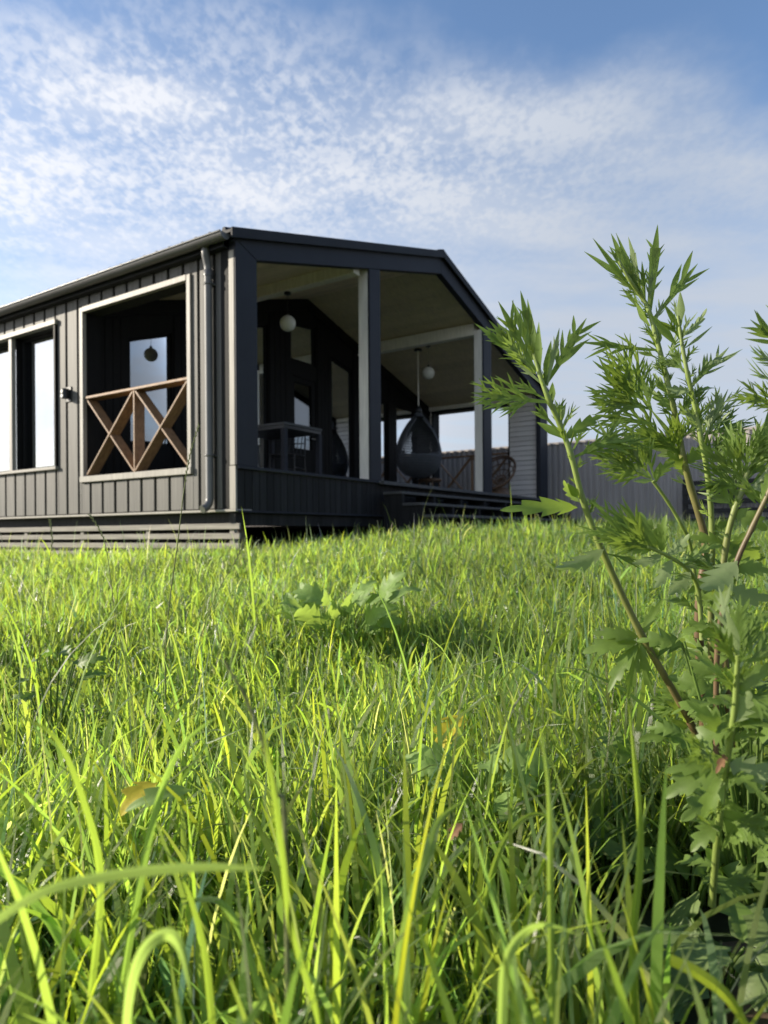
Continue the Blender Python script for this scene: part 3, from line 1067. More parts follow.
def field(n, ymin, ymax, p_exp, hm, hs, w0, w1, rings, tr, lean, droop, rmin=.0, pad=.9, slope=.64, tall=0.0, capped=False, tmul=(1, 1, 1)):
    """one even field whose density thins continuously with distance"""
    yy = np.linspace(ymin, ymax, 600)
    pdf = np.minimum(yy, 1e9) ** -p_exp * (pad + slope * yy)
    cdf = np.cumsum(pdf); cdf /= cdf[-1]
    y = np.interp(RNG.random(n), cdf, yy)
    x = RNG.uniform(-1, 1, n) * (pad + slope * y)
    x, y = tuft(x, y, 0) if False else (x + RNG.normal(0, tr, n), y + RNG.normal(0, tr, n))
    d = np.hypot(x, y)
    ok = ~blocked(x, y) & (d > rmin)
    ok &= ~((x > 0.27) & (y > 0.40) & (y < 1.08) & (x < 1.0))
    x, y, d = x[ok], y[ok], d[ok]
    n = len(x)
    P = patch(x, y, .9) * .6 + patch(x, y, .33, 5.0) * .4
    h = RNG.gamma(7, hm / 7, n) * (1 + .42 * P) + hs * RNG.normal(0, 1, n)
    h = np.maximum(h, .08)
    tl = RNG.random(n) < tall
    h[tl] *= RNG.uniform(1.25, 1.7, tl.sum())
    h *= np.clip(1.06 - .018 * d, .8, 1.1)
    w = (w0 + w1 * d) * RNG.uniform(.5, 1.4, n)
    if capped:
        h = np.minimum(h, np.maximum(EYE - .05 - .16 * d, .25) * RNG.uniform(.65, 1.0, n))
    dr = droop * RNG.choice([.45, 1.0, 1.9], n, p=[.4, .4, .2])
    V, C = blades(x, y, h, w, rings, tints(n) * np.array(tmul) * (1 + .20 * patch(x, y, .7, 3.0) + .12 * patch(x, y, .23, 8.0))[:, None], lean, dr)
    push(V, C)


field(4600, 0.28, 1.4, 0.4, .235, .03, .0100, .0, 10, .01, .16, 1.05, .34, capped=True, tall=.08)
field(8000, 0.10, 1.4, 0.4, .15, .03, .0070, .0, 7, .01, .3, 1.2, .28, capped=True)
field(7000, 0.9, 2.0, 0.9, .18, .02, .0090, .0006, 8, .02, .16, 1.1, tall=.05)
field(34000, 1.0, 3.2, 0.9, .125, .015, .0078, .0006, 7, .02, .14, 1.1, tall=.03)
field(28000, 1.0, 3.2, 0.9, .085, .015, .0070, .0006, 6, .03, .35, 1.4)
field(78000, 2.6, 8.5, 1.0, .115, .015, .0070, .0008, 6, .03, .14, 1.0, tall=.02)
field(52000, 2.6, 8.5, 1.0, .08, .015, .0065, .0007, 5, .04, .35, 1.3)
field(9000, .45, 3.2, 0.9, .085, .02, .017, .0, 6, .02, .6, 1.5, tmul=(.72, .85, 1.2))
field(18000, 2.6, 8.5, 1.0, .10, .02, .015, .0006, 5, .03, .5, 1.3, tmul=(.75, .86, 1.2))
field(450, .6, 3.5, 0.9, .27, .04, .0028, .0006, 7, .02, .10, .5, tmul=(1.15, 1.0, 2.6))
field(1300, 3.0, 9.0, 0.9, .22, .04, .0028, .0006, 6, .02, .10, .5, tmul=(1.15, 1.0, 2.6))
field(40000, 7.5, 16.0, 1.0, .12, .02, .0080, .0006, 5, .04, .15, .8, tall=.02)

# a few big blades that stand right in front of the camera
def big_blade(pts, wpx, tint=(.95, 1.0, 1.0), tilt=0.5):
    P = [W(*p) for p in pts]
    # Catmull-Rom through the points
    Q = []
    for i in range(len(P) - 1):
        p0, p1, p2, p3 = P[max(i - 1, 0)], P[i], P[i + 1], P[min(i + 2, len(P) - 1)]
        for k in range(5):
            t = k / 5
            Q.append(0.5 * ((2 * p1) + (p2 - p0) * t + (2 * p0 - 5 * p1 + 4 * p2 - p3) * t * t + (3 * p1 - p0 - 3 * p2 + p3) * t ** 3))
    Q.append(P[-1])
    n = len(Q)
    VL = np.empty((1, n, 2, 3), np.float32); VR = VL.copy()
    for i, q in enumerate(Q):
        t = i / (n - 1)
        d = (Q[min(i + 1, n - 1)] - Q[max(i - 1, 0)]).normalized()
        s = d.cross(q - Vector((0, 0, EYE))).normalized()
        a_ = tilt + .35 * math.sin(3 * t + wpx)
        s = (s * math.cos(a_) + d.cross(s) * math.sin(a_))
        nn = d.cross(s)
        wd = .85 * wpx / FPX * q.y * (0.7 + .45 * t - 1.13 * t ** 3.2)
        VL[0, i, 0] = q - s * wd / 2 + nn * wd * .16; VL[0, i, 1] = q
        VR[0, i, 0] = q; VR[0, i, 1] = q + s * wd / 2 + nn * wd * .16
    c_ = np.tile(np.array(tint) * RNG.uniform(.75, 1.0), (1, n * 2, 1))
    push(VL, c_); push(VR, c_ * .94)


big_blade([(-90, 1100, .40), (-40, 960, .37), (30, 896, .36), (110, 874, .36), (200, 866, .37), (268, 869, .38)], 26, (1.15, 1.2, 2.2), .75)  # paler tint puts the sky's sheen into the arching blade's colour
big_blade([(120, 1120, .44), (126, 1010, .42), (140, 955, .41), (165, 933, .41), (182, 950, .42), (192, 1000, .43)], 21, (1.15, 1.2, 2.2), .8)  # sky sheen on the arch painted in by the pale tint
big_blade([(120, 1000, .60), (138, 890, .58), (158, 800, .56), (182, 745, .55), (218, 716, .55)], 12, (.9, 1.05, 1.4), .4)
big_blade([(345, 1120, .50), (312, 1000, .48), (290, 930, .47), (281, 850, .46), (270, 770, .46), (262, 725, .47)], 13)
big_blade([(500, 1120, .45), (502, 1010, .44), (506, 960, .43), (524, 932, .43), (548, 924, .44), (580, 935, .45)], 17, (1.15, 1.2, 2.0), .8)  # pale tint again stands in for sky sheen along the arch
big_blade([(560, 1120, .52), (552, 1000, .50), (550, 880, .50), (548, 790, .50), (540, 728, .50)], 11, (1, 1.05, 1.4))
big_blade([(640, 1080, .60), (632, 960, .6), (640, 850, .6), (634, 760, .6), (628, 700, .62)], 11)
big_blade([(670, 960, .52), (700, 975, .52), (730, 1000, .52), (760, 1050, .52)], 17, (1.3, 1.2, .9), .1)
big_blade([(90, 1000, .6), (100, 880, .58), (82, 800, .57), (56, 740, .57), (20, 716, .57)], 12)
big_blade([(215, 1060, .5), (205, 960, .5), (190, 900, .5), (182, 880, .5)], 12)
big_blade([(400, 1100, .55), (398, 980, .54), (412, 900, .53), (430, 850, .53), (440, 820, .54), (465, 800, .55)], 15, (1.0, 1.1, 1.6), .3)
big_blade([(470, 1050, .7), (480, 930, .7), (500, 850, .7), (530, 815, .7), (562, 822, .7)], 9)
big_blade([(262, 1000, .55), (240, 930, .55), (215, 900, .55), (180, 905, .56)], 10, (.9, 1.05, 1.6), .3)

V = np.concatenate(VS); F = np.concatenate(FS); C = np.concatenate(CS)
me = bpy.data.meshes.new('grass')
me.vertices.add(len(V)); me.vertices.foreach_set('co', V.ravel().astype(np.float32))
me.loops.add(F.size); me.loops.foreach_set('vertex_index', F.ravel().astype(np.int32))
me.polygons.add(len(F)); me.polygons.foreach_set('loop_start', (np.arange(len(F)) * 4).astype(np.int32))
me.polygons.foreach_set('use_smooth', np.ones(len(F), bool))
me.update(calc_edges=True)
at = me.attributes.new('tint', 'FLOAT_COLOR', 'POINT')
at.data.foreach_set('color', np.concatenate([C, (np.arange(len(C)) % 2).astype(float)[:, None]], 1).ravel().astype(np.float32))
me.materials.append(M['grass'])
go = bpy.data.objects.new('grass', me); COL.objects.link(go)
tag(go, 'long sunlit green grass covering the plot up to the house', 'grass', kind='stuff')


# ------------------------------------------------------------------ leaves
def lance(b, base, D, S, N, L, w, droop=0.15, fold=0.25, n=6, shape=0.45):
    """one pointed strip folded along its midrib"""
    rows = []
    for i in range(n + 1):
        t = i / n
        wd = w / 2 * ((t / shape) ** .7 if t < shape else ((1 - t) / (1 - shape)) ** .8) if 0 < t < 1 else (w * .12 if t == 0 else 0.0002)
        c = base + D * (L * t) - N * (droop * L * t * t)
        rows.append((c - S * wd + N * wd * fold, c, c + S * wd + N * wd * fold))
    v = [p for r in rows for p in r]
    f = []
    for i in range(n):
        for j in (0, 1):
            f.append((3 * i + j, 3 * i + j + 1, 3 * i + 4 + j, 3 * i + 3 + j))
    b.add(v, f, True)


def frame(D, hint):
    D = D.normalized()
    N = hint - D * hint.dot(D)
    if N.length < 1e-4: N = Vector((0.3, 0.2, 1)) - D * D.dot(Vector((0.3, 0.2, 1)))
    N.normalize()
    return D, D.cross(N), N


def pinnate(b, base, tip, hint, width, pairs=4, lobe=0.16, ang=0.65, droop=0.2, teeth=True, petiole=0.15, rnd=random):
    """mugwort leaf: terminal lobe and pairs of narrow pointed lobes"""
    D, S, N = frame(tip - base, hint)
    L = (tip - base).length
    pos = lambda t: base + D * (L * t) - N * (droop * L * t * (t - 1) * -1) 
    rw = L * 0.055
    # rachis
    v, f = [], []
    m = 7
    for i in range(m + 1):
        t = i / m * .75
        wd = rw * (.35 + .9 * t)
        c = pos(t)
        v += [c - S * wd, c + S * wd]
    f = [(2 * i, 2 * i + 1, 2 * i + 3, 2 * i + 2) for i in range(m)]
    b.add(v, f, True)
    lance(b, pos(.52), D, S, N, L * .50, L * .50 * lobe, droop * .3, .2, 7)
    for k in range(pairs):
        t = petiole + (0.74 - petiole) * (k + .6) / pairs
        env = .55 + .45 * math.sin(math.pi * min(1, .15 + .85 * t))
        for sg in (-1, 1):
            a = ang * rnd.uniform(.7, 1.25)
            d2 = (D * math.cos(a) + S * sg * math.sin(a) + N * rnd.uniform(-.2, .3)).normalized()
            s2 = d2.cross(N).normalized()
            l2 = width * env * rnd.uniform(.75, 1.25) / max(.5, math.sin(ang)) * .60
            p0 = pos(t + rnd.uniform(-.04, .04))
            lance(b, p0, d2, s2, N, l2, max(.0016, l2 * lobe), rnd.uniform(0, .3), .2, 6, .42)
            if teeth:
                for q, sg2 in ((.38, 1), (.55, -1), (.2, -1)):
                    a3 = .42 * sg2 * sg
                    d3 = (d2 * math.cos(a3) + s2 * math.sin(a3)).normalized()
                    lance(b, p0 + d2 * (l2 * q), d3, d3.cross(N).normalized(), N, l2 * .46, l2 * lobe * .62, .1, .2, 4)


def broad(b, base, tip, hint, width, droop=0.2, teeth=4, fold=.18, wave=0.0, deep=.55):
    """toothed blade, lobes pointing forwards"""
    D, S, N = frame(tip - base, hint)
    L = (tip - base).length
    k = 6
    n = k * teeth
    rows = []
    for i in range(n + 1):
        t = i / n
        env = math.sin(math.pi * min(1, t * .98 + .02) ** .8) ** .8 if t < 1 else 0
        ph = (i % k) / (k - 1)
        saw = (1 - deep) + deep * ph
        lead = L / teeth * .55 * ph * ph
        wd = width / 2 * max(.02, env) * (saw if t > .06 else .3)
        c = base + D * (L * t) - N * (droop * L * (t - .45) ** 2 * 1.6)
        u = wave * width * math.sin(t * 9)
        c2 = c + D * (lead * (1 - t))
        w2 = min(wd * .5, width / 2 * env * (1 - deep) * .8)
        rows.append([c2 - S * wd + N * (wd * fold + u), c - S * w2 + N * w2 * fold * 1.5, c, c + S * w2 + N * w2 * fold * 1.5, c2 + S * wd + N * (wd * fold - u)])
    v = [p for r in rows for p in r]
    f = [(5 * i + j, 5 * i + j + 1, 5 * i + 6 + j, 5 * i + 5 + j) for i in range(n) for j in range(4)]
    b.add(v, f, True)


def palmate(b, c, tip, hint, size, lobes=5, seed=0, cup=.15):
    """round lobed leaf blade attached at c, pointing to tip"""
    rnd = random.Random(seed)
    D, S, N = frame(tip - c, hint)
    n = 44
    ctr = c + D * size * .35
    v = [ctr]
    rings = (0.35, 0.7, 1.0)
    for q in rings:
        for i in range(n):
            a = 2 * math.pi * i / n
            lob = .74 + .26 * abs(math.cos(a * lobes / 2)) ** .7 + .05 * math.sin(a * 17 + seed)
            notch = 1 - .62 * math.exp(-((a - math.pi) / .22) ** 2)
            r_ = size * .62 * (lob * notch if q > .9 else q * (.85 + .15 * lob) * (notch if q > .5 else 1)) * (1 if q > .9 else 1)
            h_ = cup * size * q * q * math.cos(a * 2.0 + seed) * .8 + .05 * size * math.sin(a * lobes) * q - .12 * size * q * q
            v.append(ctr + D * r_ * math.cos(a) + S * r_ * math.sin(a) + N * h_)
    f = [(0, 1 + i, 1 + (i + 1) % n) for i in range(n)]
    for k in range(len(rings) - 1):
        o1, o2 = 1 + k * n, 1 + (k + 1) * n
        f += [(o1 + i, o2 + i, o2 + (i + 1) % n, o1 + (i + 1) % n) for i in range(n)]
    b.add(v, f, True)


def smooth_path(P, k=5):
    Q = []
    for i in range(len(P) - 1):
        p0, p1, p2, p3 = P[max(i - 1, 0)], P[i], P[i + 1], P[min(i + 2, len(P) - 1)]
        for j in range(k):
            t = j / k
            Q.append(0.5 * ((2 * p1) + (p2 - p0) * t + (2 * p0 - 5 * p1 + 4 * p2 - p3) * t * t + (3 * p1 - p0 - 3 * p2 + p3) * t ** 3))
    Q.append(P[-1])
    return Q


CAMP = Vector((0, 0, EYE))


def mugwort(label, path, r0, r1, leaves, mat='mugstem', extra=None, seed=1, lowers=None, grp='mugwort stems at the right edge'):
    """path: pixel+depth points from the ground up; leaves: (bx,by,tx,ty,kind,width_px[,ddepth])"""
    rnd = random.Random(seed)
    P = [W(*p) for p in path]
    g = P[0]
    t = thing('mugwort_plant', label, 'weed', (g.x, g.y, g.z), 0, grp)
    off = Vector((g.x, g.y, g.z))
    Q = smooth_path(P)
    n = len(Q)
    rad = [r0 + (r1 - r0) * i / (n - 1) for i in range(n)]
    rad = [r_ * (1 + .12 * (1 if i % 5 == 0 else 0)) for i, r_ in enumerate(rad)]
    b = MB(); b.tube([q - off for q in Q], rad, 8); b.build('stem', M[mat], t)
    lb = MB()
    def depth_at(y):
        for p, q in zip(path[:-1], path[1:]):
            if q[1] <= y <= p[1]:
                k = (p[1] - y) / max(1e-6, p[1] - q[1])
                return p[2] + (q[2] - p[2]) * k
        return path[-1][2] if y < path[-1][1] else path[0][2]
    for lf in leaves:
        bx, by, tx, ty, kind, wpx = lf[:6]
        dd = lf[6] if len(lf) > 6 else rnd.uniform(-.025, .025)
        d = depth_at(by)
        A = W(bx, by, d); B = W(tx, ty, d + dd)
        width = wpx / FPX * d
        view = (CAMP - A).normalized()
        hint = view * rnd.uniform(.5, 1.1) + Vector((rnd.uniform(-.5, .3), 0, rnd.uniform(.1, .8)))
        if rnd.random() < .22: hint = -hint
        A, B = A - off, B - off
        if kind == 'p':
            pinnate(lb, A, B, hint, width, 4, .15, .46, .12, False, .20, rnd)
        elif kind == 'f':
            pinnate(lb, A, B, hint, width * 1.15, 5, .12, .55, .15, True, .12, rnd)
        elif kind == 't':
            pinnate(lb, A, B, hint, width, 2, .16, .42, .12, False, .25, rnd)
        elif kind == 'l':
            D, S, N = frame(B - A, hint)
            lance(lb, A, D, S, N, (B - A).length, width, .08, .3, 7, .45)
        elif kind == 'b':
            broad(lb, A, B, hint, width, .25, 4)
    if extra:                                  # small axillary leaves along the upper stem
        y_hi, y_lo, cnt, lpx = extra
        for i in range(cnt):
            k = rnd.random()
            yy = y_lo + (y_hi - y_lo) * k
            q = min(Q, key=lambda q_: abs((512 + SHIFT) - (q_.z - EYE) / q_.y * FPX - yy))
            a = rnd.uniform(0, 2 * math.pi)
            up = (Q[-1] - Q[-4]).normalized()
            dv = (Vector((math.cos(a), math.sin(a), 0)) * rnd.uniform(.35, .9) + up).normalized()
            L = lpx / FPX * q.y * rnd.uniform(.6, 1.3)
            hint = Vector((rnd.uniform(-1, 1), -1, rnd.uniform(-.2, 1)))
            if rnd.random() < .5:
                pinnate(lb, q - off, q + dv * L - off, hint, L * .5, 3, .15, .5, .1, False, .2, rnd)
            else:
                D, S, N = frame(dv, hint)
                lance(lb, q - off, D, S, N, L, L * .15, .1, .25, 6)
    if lowers:
        y0, y1, cnt, lpx = lowers
        for i in range(cnt):
            yy = y0 + (y1 - y0) * (i + rnd.random()) / cnt
            q = min(Q, key=lambda q_: abs((512 + SHIFT) - (q_.z - EYE) / q_.y * FPX - yy))
            a = i * 2.4 + rnd.uniform(-.5, .5)
            dv = Vector((math.cos(a), math.sin(a), rnd.uniform(-.35, .75))).normalized()
            ln = lpx / FPX * q.y * rnd.uniform(.55, 1.35)
            hint = Vector((rnd.uniform(-.8, .2), rnd.uniform(-.8, .1), rnd.uniform(.4, 1)))
            A = q - off
            if rnd.random() < .35:
                pinnate(lb, A, A + dv * ln, hint, ln * .55, 4, .22, .6, .25, True, .2, rnd)
            else:
                broad(lb, A, A + dv * ln, hint, ln * .50, .35, 4, .2, .04, .74)
    lb.build('foliage', M['mugwort'], t)
    return t


mugwort('leaning mugwort stem nearest the house, its tip over the porch gable',
        [(728, 912, 1.16), (708, 775, 1.16), (690, 722, 1.15), (640, 632, 1.13), (601, 548, 1.11), (583, 500, 1.10), (571, 455, 1.09), (560, 425, 1.09), (548, 398, 1.08), (540, 375, 1.08), (533, 350, 1.08)],
        .0068, .0032,
        [(536, 372, 499, 302, 'p', 22), (537, 366, 521, 291, 't', 12), (538, 366, 526, 298, 'l', 9), (540, 372, 537, 322, 'l', 9), (534, 368, 476, 322, 'p', 14, .03), (534, 372, 502, 336, 'p', 14, -.03),
         (536, 374, 508, 352, 't', 12), (533, 360, 512, 300, 't', 13), (530, 365, 490, 320, 'p', 16), (541, 380, 534, 338, 't', 12), (543, 385, 515, 360, 't', 12), (546, 384, 586, 317, 'p', 30), (547, 386, 560, 330, 't', 13), (545, 385, 551, 338, 'l', 9),
         (548, 402, 473, 391, 'f', 26, .0), (547, 400, 515, 380, 'p', 16, .03), (552, 405, 552, 381, 'l', 8), (560, 432, 534, 404, 't', 14), (563, 438, 537, 421, 'l', 10), (564, 438, 604, 412, 'b', 17), (565, 440, 556, 404, 'p', 16),
         (562, 430, 575, 405, 't', 12), (572, 458, 630, 428, 'f', 26), (572, 452, 583, 428, 't', 14), (568, 450, 560, 425, 't', 10),
         (580, 506, 503, 508, 'b', 21, -.02), (578, 502, 561, 480, 'b', 12), (579, 498, 568, 484, 'l', 9), (584, 508, 594, 500, 't', 10),
         (603, 552, 553, 574, 'b', 22, -.05), (600, 546, 588, 530, 't', 12), (598, 540, 620, 520, 'p', 18), (604, 553, 640, 560, 'p', 18),
         (638, 640, 582, 650, 'b', 26), (637, 642, 606, 690, 'b', 20), (638, 643, 628, 700, 'b', 15), (640, 642, 652, 700, 'b', 13), (642, 640, 702, 645, 'b', 17), (640, 636, 592, 632, 'b', 18), (640, 636, 662, 598, 'b', 12), (640, 640, 668, 662, 'b', 14),
         (690, 722, 640, 740, 'b', 22), (690, 722, 668, 700, 'b', 18)],
        'mugstem', (540, 350, 26, 16), 3, lowers=(890, 760, 8, 38))

mugwort('tallest mugwort stem, its leafy tip highest against the sky',
        [(716, 905, 1.24), (706, 760, 1.23), (699, 640, 1.21), (700, 590, 1.20), (706, 545, 1.19), (691, 488, 1.18), (683, 457, 1.17), (678, 428, 1.17), (673, 405, 1.16), (665, 372, 1.16), (655, 332, 1.16), (648, 308, 1.16), (640, 295, 1.16), (629, 279, 1.15), (619, 261, 1.15)],
        .0085, .0026,
        [(649, 316, 658, 224, 'p', 16), (645, 306, 642, 262, 't', 13), (654, 318, 697, 263, 't', 30), (648, 312, 652, 266, 't', 12), (632, 290, 593, 238, 'l', 6), (628, 282, 584, 250, 'l', 6), (636, 291, 611, 234, 't', 10), (640, 296, 622, 243, 'p', 12), (642, 298, 616, 232, 'l', 6),
         (643, 300, 630, 238, 't', 10), (626, 276, 610, 246, 't', 10), (645, 303, 624, 262, 'p', 14), (648, 318, 622, 288, 't', 12), (650, 326, 634, 303, 'l', 9), (653, 328, 664, 300, 't', 12), (640, 297, 612, 270, 'p', 12),
         (658, 350, 582, 340, 'p', 22, .0), (657, 348, 657, 326, 'l', 10), (664, 360, 680, 335, 't', 14), (660, 360, 642, 350, 't', 10),
         (650, 410, 618, 348, 'f', 34), (648, 409, 601, 384, 'f', 34), (655, 424, 594, 414, 'f', 20), (648, 408, 600, 400, 'f', 20), (652, 412, 636, 365, 'f', 20), (684, 450, 648, 407, 'l', 5),
         (682, 456, 636, 424, 'f', 34), (683, 460, 648, 436, 'b', 24), (685, 462, 712, 446, 'b', 22), (684, 460, 664, 430, 'f', 26), (676, 412, 648, 388, 'b', 13), (672, 398, 652, 372, 'b', 10), (676, 418, 694, 392, 'p', 16), (670, 385, 660, 366, 't', 10), (680, 440, 700, 418, 'f', 22),
         (684, 470, 668, 452, 'b', 16), (686, 476, 676, 462, 'b', 9), (690, 488, 676, 478, 't', 9), (706, 548, 722, 520, 'p', 14)],
        'redstem', (470, 290, 30, 18), 5, lowers=(880, 640, 12, 42))

mugwort('second tallest mugwort stem just right of the highest one, forked leafy top',
        [(724, 900, 1.20), (716, 760, 1.19), (711, 640, 1.17), (712, 537, 1.15), (708, 477, 1.14), (701, 439, 1.13), (694, 402, 1.13), (688, 376, 1.12), (683, 350, 1.12), (680, 330, 1.12), (678, 316, 1.12)],
        .0062, .0025,
        [(680, 325, 681, 291, 'l', 9), (679, 328, 664, 304, 'l', 6), (684, 338, 708, 311, 'b', 12), (680, 340, 668, 320, 'p', 12), (685, 348, 712, 328, 'l', 4), (676, 345, 650, 313, 'l', 9), (684, 360, 698, 345, 't', 12), (680, 338, 690, 318, 't', 10), (678, 322, 674, 300, 't', 8),
         (690, 388, 728, 350, 'p', 20), (692, 393, 718, 385, 'b', 12), (690, 390, 711, 359, 't', 14), (686, 372, 668, 356, 'f', 16), (690, 392, 666, 388, 'b', 14), (694, 402, 670, 392, 'p', 16),
         (704, 440, 728, 392, 'f', 22), (706, 442, 716, 400, 'f', 16), (703, 436, 738, 420, 'f', 24), (702, 434, 690, 408, 'f', 18), (706, 446, 732, 440, 'f', 22), (708, 470, 722, 440, 'f', 18), (708, 478, 730, 462, 'p', 18), (712, 520, 700, 505, 'p', 12), (712, 535, 728, 520, 'b', 14)],
        'mugstem', (470, 325, 34, 18), 8, lowers=(880, 600, 16, 42))

mugwort('thin pale mugwort side shoot with a drooping feathery head in front of the fence',
        [(698, 600, 1.17), (690, 545, 1.15), (682, 526, 1.13), (668, 502, 1.12), (653, 481, 1.11)],
        .0035, .0026,
        [(652, 479, 606, 447, 'f', 30), (651, 477, 628, 440, 'f', 22), (650, 478, 612, 462, 'f', 20), (654, 478, 644, 442, 'p', 18), (655, 477, 676, 458, 'b', 14), (653, 480, 632, 482, 'l', 6), (656, 482, 660, 462, 'l', 8)],
        'greenstem', None, 12)

mugwort('bushy dark mugwort shoot with broad leaves right of the tall stems',
        [(742, 880, 1.13), (728, 700, 1.12), (722, 600, 1.10), (726, 545, 1.09), (735, 508, 1.08), (742, 492, 1.08), (748, 470, 1.08)],
        .0060, .0040,
        [(746, 480, 784, 438, 'f', 46), (746, 485, 790, 470, 'f', 40), (744, 490, 790, 505, 'b', 28), (742, 488, 716, 478, 'f', 28), (745, 478, 748, 436, 'f', 28), (744, 482, 724, 452, 'f', 26), (735, 508, 716, 492, 'p', 20), (748, 474, 764, 442, 'f', 26),
         (735, 510, 768, 530, 'b', 24), (728, 545, 690, 535, 'b', 22), (726, 545, 768, 560, 'b', 26), (724, 575, 690, 590, 'b', 24), (722, 590, 770, 600, 'b', 28), (724, 620, 770, 640, 'b', 28), (728, 560, 745, 530, 'b', 16), (738, 500, 730, 470, 'f', 22), (744, 488, 770, 484, 'f', 28)],
        'mugstem', (520, 470, 16, 18), 15, lowers=(880, 530, 26, 46))

mugwort('brown mugwort stem bending out at the right edge of the photo',
        [(716, 760, 1.02), (718, 640, 1.00), (734, 570, .98), (752, 528, .97), (770, 490, .96), (792, 440, .95)],
        .0042, .0034,
        [(736, 564, 700, 594, 'b', 34, -.03), (734, 570, 712, 612, 'b', 20), (735, 568, 772, 570, 'b', 22), (762, 508, 772, 462, 'b', 12), (764, 502, 740, 480, 'p', 16), (720, 640, 690, 620, 'b', 22), (720, 640, 752, 610, 'b', 24), (718, 680, 690, 660, 'b', 24)],
        'mugstem', None, 18, lowers=(740, 580, 7, 40))

mugwort('low horizontal mugwort branch of toothed leaves reaching left below the fence',
        [(702, 640, 1.08), (698, 590, 1.08), (688, 570, 1.06), (668, 556, 1.05), (648, 547, 1.04)],
        .0040, .0025,
        [(650, 548, 606, 524, 'f', 34), (652, 549, 612, 545, 'b', 22), (655, 552, 640, 512, 'b', 22), (660, 553, 664, 516, 'b', 16), (668, 556, 690, 536, 'b', 16), (662, 556, 632, 566, 'b', 18), (672, 560, 655, 590, 'b', 16), (690, 572, 668, 598, 'b', 18), (686, 568, 712, 556, 'b', 18), (660, 552, 628, 532, 'f', 30)],
        'greenstem', None, 20, lowers=(640, 560, 6, 36))

mugwort('blurred mugwort shoot nearest the camera, pale upright leaf tuft at lower right',
        [(712, 905, .80), (718, 830, .77), (726, 768, .75), (733, 722, .73), (736, 690, .72), (738, 655, .71)],
        .0042, .0026,
        [(738, 662, 720, 588, 'p', 22), (738, 660, 740, 596, 'p', 20), (739, 662, 762, 606, 'p', 22), (738, 660, 728, 606, 'l', 12), (739, 662, 752, 618, 'p', 16), (738, 668, 712, 622, 'p', 18), (740, 670, 772, 640, 'p', 26),
         (735, 690, 690, 645, 'b', 16, .03), (736, 692, 775, 660, 'b', 22), (734, 722, 778, 712, 'b', 40), (733, 724, 690, 742, 'b', 34), (730, 740, 690, 700, 'b', 22), (730, 755, 662, 796, 'b', 34), (728, 760, 665, 770, 'b', 24), (728, 765, 780, 780, 'b', 40), (726, 770, 700, 820, 'b', 26), (722, 800, 760, 850, 'b', 34), (733, 722, 752, 690, 'b', 24), (720, 820, 690, 850, 'b', 24)],
        'greenstem', (700, 655, 12, 30), 22, lowers=(880, 680, 20, 46))

mugwort('mugwort plant mostly outside the right edge, three leaf tips reaching into the sky',
        [(800, 900, 1.02), (798, 640, 1.0), (796, 480, .98), (792, 400, .97), (788, 340, .96)],
        .0050, .0030,
        [(790, 352, 752, 320, 'p', 22), (791, 372, 750, 352, 'p', 18), (792, 392, 747, 370, 'p', 20), (792, 410, 742, 390, 'f', 24), (794, 430, 780, 380, 'f', 20), (792, 360, 800, 310, 'p', 20), (794, 450, 820, 420, 'f', 30), (790, 345, 776, 300, 'p', 16)],
        'mugstem', None, 25)

# low leafy undergrowth under the mugwort, one plant
def low_weed(name, label, centre, n, size, spread, mat, kind='b', cat='weed', seed=0, height=.18, grp=None, tilt=.5, facing=None, rise=0.0):
    rnd = random.Random(seed)
    c = W(*centre)
    gz = float(ground(c.x, c.y))
    t = thing(name, label, cat, (c.x, c.y, gz), 0, grp)
    top = max(.05, c.z - gz)
    for i in range(n):
        a = 2 * math.pi * (i + rnd.uniform(-.3, .3)) / n
        rr = spread * rnd.uniform(.35, 1.0)
        p = Vector((rr * math.cos(a), rr * math.sin(a), top * rnd.uniform(.55, 1.12)))
        dirv = Vector((math.cos(a), math.sin(a), rnd.uniform(-.5, .35) + rise * 1.5))
        hint = Vector((rnd.uniform(-.6, .3), -.6 + rnd.uniform(-.4, .4), 1.0 - tilt * rnd.random()))
        if facing: hint = facing + Vector((rnd.uniform(-.5, .5), rnd.uniform(-.5, .5), rnd.uniform(-.5, .5)))
        sz = size * rnd.uniform(.65, 1.2)
        b = MB()
        if kind == 'b':
            broad(b, p, p + dirv.normalized() * sz, hint, sz * (.72 if mat == 'greyleaf' else .56), .35, 4, .22, .05, .5 if mat == 'greyleaf' else .68)
        else:
            palmate(b, p, p + dirv.normalized() * sz, hint, sz, rnd.choice((3, 5, 5)), i + seed)
        b.tube([(0, 0, 0), p * .5 + Vector((0, 0, .02)), p], [.0035, .003, .002], 6)
        b.build('leaf', M[mat], t)
    return t


low_weed('burdock', 'wide pale green clump of big lobed leaves alone in the middle of the grass', (345, 606, 2.75), 34, .15, .19, 'greyleaf', 'b', 'weed', 4, facing=Vector((-.8, -.55, .45)), rise=.55)
low_weed('hogweed', 'lobed dull green leaves half hidden in the grass below the yellow leaf', (478, 770, 1.12), 20, .080, .09, 'greyleaf', 'b', 'weed', 9, facing=Vector((-.6, -.4, .7)))
low_weed('broadleaf_weed', 'small dark leafy weed in the grass near the left edge', (52, 655, 1.8), 10, .085, .08, 'broad', 'b', 'weed', 14)
low_weed('undergrowth_weed', 'dark shaded broad leaves around the foot of the mugwort stems', (735, 800, 1.10), 14, .13, .16, 'broad', 'b', 'weed', 17)
low_weed('bushy_weed', 'light green leafy weed between the leaning mugwort stem and the right edge', (752, 655, 1.06), 26, .072, .11, 'broad', 'b', 'weed', 41, facing=Vector((-.7, -.5, .6)), rise=.2)
